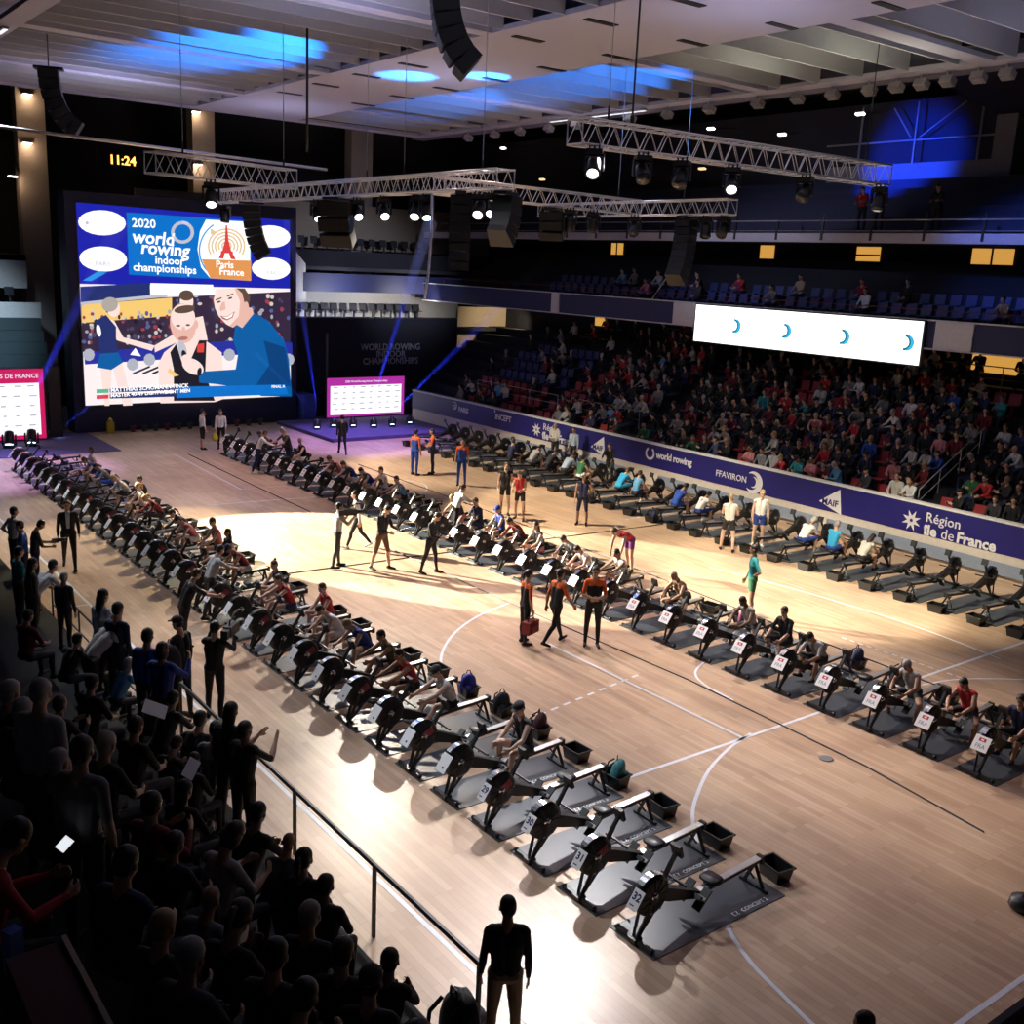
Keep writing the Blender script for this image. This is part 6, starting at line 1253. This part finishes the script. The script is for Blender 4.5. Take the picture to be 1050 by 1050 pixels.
LP = [(20, 566, 'standing', 10, 'teal', 'short', 'dark', 'spectator in turquoise top at the frame edge below the suited man'), (34, 578, 'standing', 10, 'grey', 'long', 'dark', 'spectator with long dark hair beside the turquoise top'), (55, 580, 'leaning_over', 20, 'white', 'short', 'dark', 'dark-haired spectator in white T-shirt behind the grey-haired jacket'),
      (66, 592, 'standing', 40, 'charcoal', 'short', 'grey', 'grey-haired spectator in dark jacket below the walking suited man'), (105, 583, 'standing', 20, 'lightblue', 'long', 'dark', 'woman with long dark hair in pale shirt near the court railing'), (120, 590, 'standing', 30, 'navy', 'short', 'dark', 'man in navy shirt with folded arms near the court railing'),
      (119, 613, 'leaning_over', 15, 'offwhite', 'bald', 'dark', 'bald man in white jumper leaning over the railing'), (150, 597, 'standing', 40, 'blue', 'short', 'dark', 'person in blue jacket with white back panel by the railing'), (165, 605, 'filming', 40, 'royal', 'bob', 'dark', 'person in royal blue shirt holding up a small camera'),
      (112, 645, 'seated_forward', 30, 'charcoal', 'bob', 'brown', 'spectator in dark grey beneath the man in white jumper'), (133, 687, 'seated_forward', 20, 'sky', 'short', 'grey', 'spectator in bright blue T-shirt bending forward'), (148, 700, 'seated_phone', 40, 'grey', 'short', 'dark', 'spectator in grey beside the bright blue T-shirt'), (168, 706, 'seated_forward', 30, 'black', 'short', 'dark', 'dark-haired spectator in black with a leaflet on the knees'),
      (222, 748, 'seated', 40, 'grey', 'short', 'dark', 'spectator in grey T-shirt beside the clapping man'), (252, 748, 'clapping', 25, 'black', 'short', 'dark', 'man in black with raised clapping hands by the railing'), (265, 822, 'seated_forward', 30, 'black', 'short', 'dark', 'spectator in black at the railing behind the clapping man'),
      (241, 838, 'seated_phone', 20, 'lightgrey', 'bob', 'brown', 'spectator in pale top with crossed arms under the clapping man'), (297, 872, 'leaning_over', 40, 'charcoal', 'bald', 'dark', 'bald man resting an arm on the black railing'), (216, 922, 'seated_forward', 30, 'grey', 'bald', 'dark', 'bald man in grey T-shirt seen from behind low in the stand'),
      (318, 932, 'seated', 40, 'charcoal', 'short', 'grey', 'grey-haired spectator just under the railing man'), (352, 962, 'seated', 45, 'black', 'short', 'brown', 'spectator in black beside the grey-haired one at the railing'), (10, 690, 'seated', 30, 'navy', 'short', 'grey', 'grey-haired spectator in navy at the frame edge, higher of two'), (22, 694, 'seated', 30, 'charcoal', 'short', 'grey', 'grey-haired spectator in charcoal beside the big white T-shirt'),
      (42, 695, 'standing', 40, 'lightgrey', 'short', 'grey', 'broad man in white T-shirt seen from behind'), (62, 722, 'seated_clap', 30, 'charcoal', 'short', 'brown', 'spectator with pale face beside the broad man in white'), (85, 770, 'standing', 40, 'grey', 'short', 'dark', 'broad man in grey T-shirt seen from behind'), (60, 772, 'seated', 30, 'black', 'short', 'grey', 'grey-haired spectator in black before the broad grey T-shirt'),
      (110, 762, 'seated', 30, 'black', 'short', 'grey', 'grey-haired spectator in black beyond the broad grey T-shirt'), (182, 765, 'seated_phone', 30, 'charcoal', 'short', 'brown', 'spectator in charcoal reading a leaflet'), (193, 775, 'seated', 30, 'black', 'bob', 'dark', 'spectator with dark bob beside the leaflet reader'), (15, 832, 'seated_phone', 5, 'red', 'short', 'dark', 'spectator in red shirt holding a lit phone'),
      (196, 975, 'seated', 30, 'charcoal', 'short', 'grey', 'grey-haired spectator in the dark below the red shirt'), (168, 950, 'seated', 30, 'black', 'short', 'blond', 'fair-haired spectator in the dark beside the maroon parapet'), (180, 865, 'seated', 30, 'black', 'short', 'brown', 'brown-haired spectator in the dark middle of the near stand'), (130, 880, 'seated', 30, 'navy', 'short', 'dark', 'spectator in navy in the dark middle of the near stand'),
      (225, 880, 'seated_phone', 30, 'black', 'ponytail', 'brown', 'spectator with ponytail in the dark under the crossed arms'), (165, 835, 'seated_clap', 30, 'darkred', 'short', 'dark', 'spectator in dark red holding something pale'), (270, 960, 'seated', 40, 'black', 'short', 'dark', 'spectator in black low in the near stand by the railing end'), (300, 1000, 'seated_phone', 40, 'charcoal', 'short', 'dark', 'spectator in charcoal with a pale phone at the bottom edge'),
      (380, 1005, 'seated', 45, 'black', 'cap', 'black', 'spectator in black cap at the bottom edge by the railing'), (430, 1040, 'seated', 45, 'black', 'short', 'dark', 'spectator in black at the bottom edge under the railing end'), (208, 1038, 'seated', 35, 'navy', 'short', 'grey', 'grey-haired spectator in navy at the bottom edge'), (230, 1000, 'seated', 35, 'black', 'short', 'brown', 'brown-haired spectator in black behind the bald man in grey'),
      (30, 640, 'seated', 30, 'darkred', 'short', 'dark', 'spectator in dark red at the frame edge under the turquoise top'), (80, 660, 'seated_forward', 30, 'black', 'short', 'dark', 'spectator in black under the grey-haired jacket'), (95, 700, 'seated', 30, 'black', 'short', 'dark', 'spectator in black beside the bright blue T-shirt, on its near side'), (140, 745, 'seated', 30, 'black', 'short', 'brown', 'spectator in black below the bright blue T-shirt'), (231, 722, 'standing', 35, 'charcoal', 'long', 'dark', 'long-haired spectator in charcoal standing at the railing before the clapping man'), (205, 708, 'seated_forward', 40, 'black', 'short', 'dark', 'spectator in black at the railing beside the two silhouettes'), (284, 852, 'seated', 40, 'black', 'ponytail', 'dark', 'spectator with ponytail at the railing next to the bald railing man'), (334, 908, 'seated', 40, 'charcoal', 'short', 'brown', 'brown-haired spectator at the railing past the bald railing man'), (400, 985, 'seated_forward', 45, 'black', 'short', 'dark', 'spectator in black close to the lower end of the railing'), (190, 810, 'seated', 30, 'black', 'long', 'dark', 'long-haired spectator in black beneath the leaflet reader')]
for u, v, pose, hd, top, hair, hc, lab in LP:
    left_person(u, v, pose, hd, top, 'charcoal', rnd.choice((1, 1, 2)), hair, hc, 'short' if 'T-shirt' in lab or 'top' in lab or 'clapping hands' in lab else 'long', lab, 'spectators of the near stand')
def flat_item(name, q, dims, rot, m, label, cat, part=None):
    b = MB(); b.box((0, 0, 0), dims); o = b.build(name, M_blk if part else m, loc=q); o.rotation_euler = rot
    if part: b = MB(); b.box((0, 0, dims[2] * .7), (dims[0] * .9, dims[1] * .92, .002)); b.build(part, m, o)
    return tag(o, label, cat)
scr = mat('phone_glow', (.8, .85, .9), emit=(.9, .95, 1), es=.9)
flat_item('phone', px(66, 866, 3.55), (.16, .09, .012), (R_(35), R_(-10), R_(40)), scr, 'lit phone held by the spectator in the red shirt', 'phone', 'display')
flat_item('phone', px(306, 1042, 3.0), (.16, .09, .012), (R_(60), 0, R_(70)), scr, 'lit phone at the bottom edge of the dark near stand', 'phone', 'display')
flat_item('leaflet', px(159, 727, 2.5), (.26, .3, .004), (R_(25), R_(-15), R_(60)), M_paper, 'white leaflet on the knees of a dark-haired spectator', 'leaflet')
flat_item('leaflet', px(196, 788, 2.6), (.3, .14, .004), (R_(35), R_(-15), R_(50)), M_paper, 'white leaflet in the hands of the spectator in charcoal', 'leaflet')
flat_item('drink_bottle', px(14, 975, 4.0), (.09, .09, .3), (0, 0, .4), mat('blue_bottle', (.1, .2, .7), .2), 'blue bottle beside the maroon parapet, upper of two', 'bottle')
flat_item('drink_bottle', px(30, 1035, 4.0), (.09, .09, .3), (0, .2, .4), mat('blue_bottle', (.1, .2, .7), .2), 'blue bottle beside the maroon parapet, lower of two', 'bottle')
# ---------------------------------------------------------------- crowd of the far stand
b = MB()
b.box((0, 0, .42), (.40, .42, .04)); b.box((.05, 0, .2), (.06, .1, .4)); SEAT_M = b.mesh('stadium_seat', [None]); b = MB(); b.box((.20, 0, .63), (.04, .42, .38), (0, R_(10), 0)); BACK_M = b.mesh('backrest', [None])
def seat_at(x, y, z, rz, m, label, group):
    o = bpy.data.objects.new('stadium_seat', SEAT_M); COL.objects.link(o); o.location = (x, y, z); o.rotation_euler = (0, 0, rz)
    c = bpy.data.objects.new('backrest', BACK_M); COL.objects.link(c); c.parent = o
    for q in (o, c): q.material_slots[0].link = 'OBJECT'; q.material_slots[0].material = m
    return tag(o, label, 'seat', group)
r4 = random.Random(5)
TOPS = ['black'] * 9 + ['navy'] * 5 + ['charcoal'] * 6 + ['grey'] * 3 + ['darkred'] * 3 + ['red'] * 1 + ['white'] * 2 + ['offwhite'] * 2 + ['sky', 'green', 'blue', 'beige', 'denim', 'olive', 'pink', 'teal', 'lightgrey']
cands = []; empties = []
for r in range(NR):
    x, z = rrow(r); n = 0; y = 4.6 + .1 * (r % 2)
    while y < 37.5:
        n += 1
        aisle = any(abs(y - a) < .5 for a in (10.2, 23.9, 31.0))
        p = .86 if y < 29.5 else (.42 if r > 2 else .25)
        if r >= 7 and y < 13: p = .45
        if r >= 6 and y > 27: p *= .6
        if not aisle:
            u = RM @ (Vector((x, y, z + 1.1)) - CAM); fx = 525 + FPX * u.x / u.z
            if fx < 1075:
                if r4.random() < p: cands.append((r, n, x, y, z, u.length))
                else: empties.append((r, n, x, y, z))
        y += .56
cands.sort(key=lambda c: c[5])
NIND = 150
WEAR = {'black': 'black', 'navy': 'navy'}
low_prims = {}
crowd = None
cv, cf, cm_ = [], [], []
crowd_mats = [SKINS[1], cl('black'), cl('navy'), cl('charcoal'), cl('grey'), cl('darkred'), cl('red'), cl('offwhite'), cl('sky'), HAIRC['dark'], HAIRC['grey'], HAIRC['brown']]
cmi = {'black': 1, 'navy': 2, 'charcoal': 3, 'grey': 4, 'darkred': 5, 'red': 6, 'white': 7, 'offwhite': 7, 'sky': 8}
lows = {}
def low_mesh(pose):
    if pose not in lows:
        get_pose(pose); me = prims_mesh(POSE_M[pose][4], 'low', .05); h = POSE_M[pose][1]
        v = np.array([q.co for q in me.vertices]); f = [tuple(q.vertices) for q in me.polygons]; mi = [q.material_index for q in me.polygons]
        bb = MB(); bb.T = h; bb.lathe([(.02, .13), (.075, .10), (.092, .03), (.08, -.04), (.03, -.07)], 8, 'z', (-.02, 0, .01)); hv = np.array(bb.v); hf = [tuple(i + len(v) for i in t) for t in bb.f]
        lows[pose] = (np.vstack([v, hv]), f + hf, mi + [99] * len(hf)); bpy.data.meshes.remove(me)
    return lows[pose]
PO = ['seated', 'seated', 'seated_forward', 'seated_forward', 'seated_phone', 'seated_clap']
hairs = [('short', 'dark'), ('short', 'brown'), ('short', 'grey'), ('long', 'dark'), ('ponytail', 'brown'), ('bob', 'blond'), ('bald', 'dark'), ('cap', 'black'), ('long', 'brown')]
for i, (r, n, x, y, z, d) in enumerate(cands):
    top = r4.choice(TOPS); pose = r4.choice(PO); hd = 180 + r4.uniform(-25, 25); hh, hc = r4.choice(hairs); s = r4.uniform(.93, 1.05)
    if i < NIND:
        col = NICE.get(top, top)
        act = {'seated': 'sitting upright', 'seated_forward': 'leaning forward', 'seated_phone': 'looking down', 'seated_clap': 'clapping'}[pose]
        person(pose, (x - .02, y, z), hd, top, r4.choice(('navy', 'black', 'denim', 'charcoal')), r4.choice((0, 1, 1, 2)), hh, hc, 'long', scale=s, label='spectator in %s %s, far stand row %d, seat %d from the camera end' % (col, act, r + 1, n), group='spectators of the far stand')
    else:
        v, f, mi = low_mesh(pose); a = R_(hd); c, s_ = math.cos(a) * s, math.sin(a) * s; o_ = len(cv) and sum(len(q) for q in cv)
        w = np.stack([v[:, 0] * c - v[:, 1] * s_ + x - .02, v[:, 0] * s_ + v[:, 1] * c + y, v[:, 2] * s + z], 1); off = sum(len(q) for q in cv); cv.append(w)
        cf += [tuple(j + off for j in t) for t in f]; tc = cmi.get(top, 1); hm = 9 + r4.randrange(3)
        lut = {0: 0, 5: 0, 10: 9, 11: 0, 1: tc, 2: tc, 3: tc, 4: tc, 6: 2, 7: 2, 8: 1, 9: 1, 99: hm}; cm_ += [lut[k] for k in mi]
if cv:
    me = bpy.data.meshes.new('seated_crowd'); me.from_pydata(np.vstack(cv).tolist(), [], cf)
    for m in crowd_mats: me.materials.append(m)
    me.polygons.foreach_set('material_index', cm_); me.polygons.foreach_set('use_smooth', [True] * len(cf)); me.update()
    o = bpy.data.objects.new('seated_crowd', me); COL.objects.link(o); tag(o, 'remaining dim crowd filling the higher rows of the far stand', 'crowd', kind='stuff')
for i, (r, n, x, y, z) in enumerate(empties[:110]):
    seat_at(x, y, z, 0, M_red if y < 31.5 or r < 3 else M_blueseat, 'empty %s seat in far stand row %d, place %d from the camera end' % ('red' if y < 31.5 or r < 3 else 'blue', r + 1, n), 'empty seats of the far stand')
# seats of the end tribune, silhouetted against the pale wall
for i in range(15):
    seat_at(17.4 + .62 * i, 47.6, 4.95, math.pi / 2, M_greyseat, 'dark seat in front of the pale end wall, %s from the giant screen' % ORD[i], 'dark seats before the pale end wall')
for i in range(16):
    seat_at(17.2 + .8 * i, 51.6, 8.7, math.pi / 2, M_greyseat, 'dark seat before the beige upper end wall, %s from the giant screen' % ORD[i], 'dark seats before the beige upper wall')
for i in range(9):
    seat_at(-2.0 + .7 * i, 49.6, 5.35, math.pi / 2, M_greyseat, 'dark seat in the tribune beyond the red-framed screen, %s from the frame edge' % ORD[i], 'dark seats beyond the red-framed screen')
k = 0
bal_people = {(1, 8): 'sky', (1, 9): 'grey', (1, 20): 'red', (0, 17): 'charcoal', (1, 25): 'beige', (0, 24): 'grey', (1, 30): 'red', (0, 31): 'white', (1, 33): 'black', (0, 40): 'beige', (1, 16): 'black', (0, 12): 'pink', (1, 12): 'lightgrey'}
for r in range(2):
    for i in range(42):
        y = 36 - .62 * i; x = 26.9 + .8 * r; z = 6.75 + .4 * r
        if (r, i) in bal_people:
            col = bal_people[(r, i)]
            person('seated' if i % 2 else 'seated_forward', (x, y, z), 180, col, 'navy', 1, 'short', 'dark', 'long', label='spectator in %s on the %s balcony row, place %d from the stage end' % (NICE.get(col, col), ORD[r], i + 1), group='spectators on the balcony')
        else: seat_at(x, y, z, 0, M_blueseat, 'blue balcony seat in the %s row, place %d from the stage end' % (ORD[r], i + 1), 'blue seats on the balcony')
for y, c, lab in ((18.9, 'red', 'man in red shirt behind the gallery railing, under the long gallery truss'), (18.1, 'red', 'second man in red shirt behind the gallery railing, nearer the frame edge'), (15.6, 'black', 'dark figure leaning behind the gallery railing beneath the blue window')):
    person('reading', (29.0, y, 10.25), 190, c, 'black', 1, 'short', 'dark', 'short', label=lab)
b = MB(); b.tube([(0, 0, 0), (0, 2.2, -2.6)], .025, 6); o = b.build('flag_pole', M_white, loc=onX(702, 258, 26.4)); b = MB(); b.box((0, 2.1, -2.75), (.05, .5, .5)); b.build('flag', cl('sky'), o); tag(o, 'white flagpole leaning over the balcony front with a blue cloth', 'flagpole')
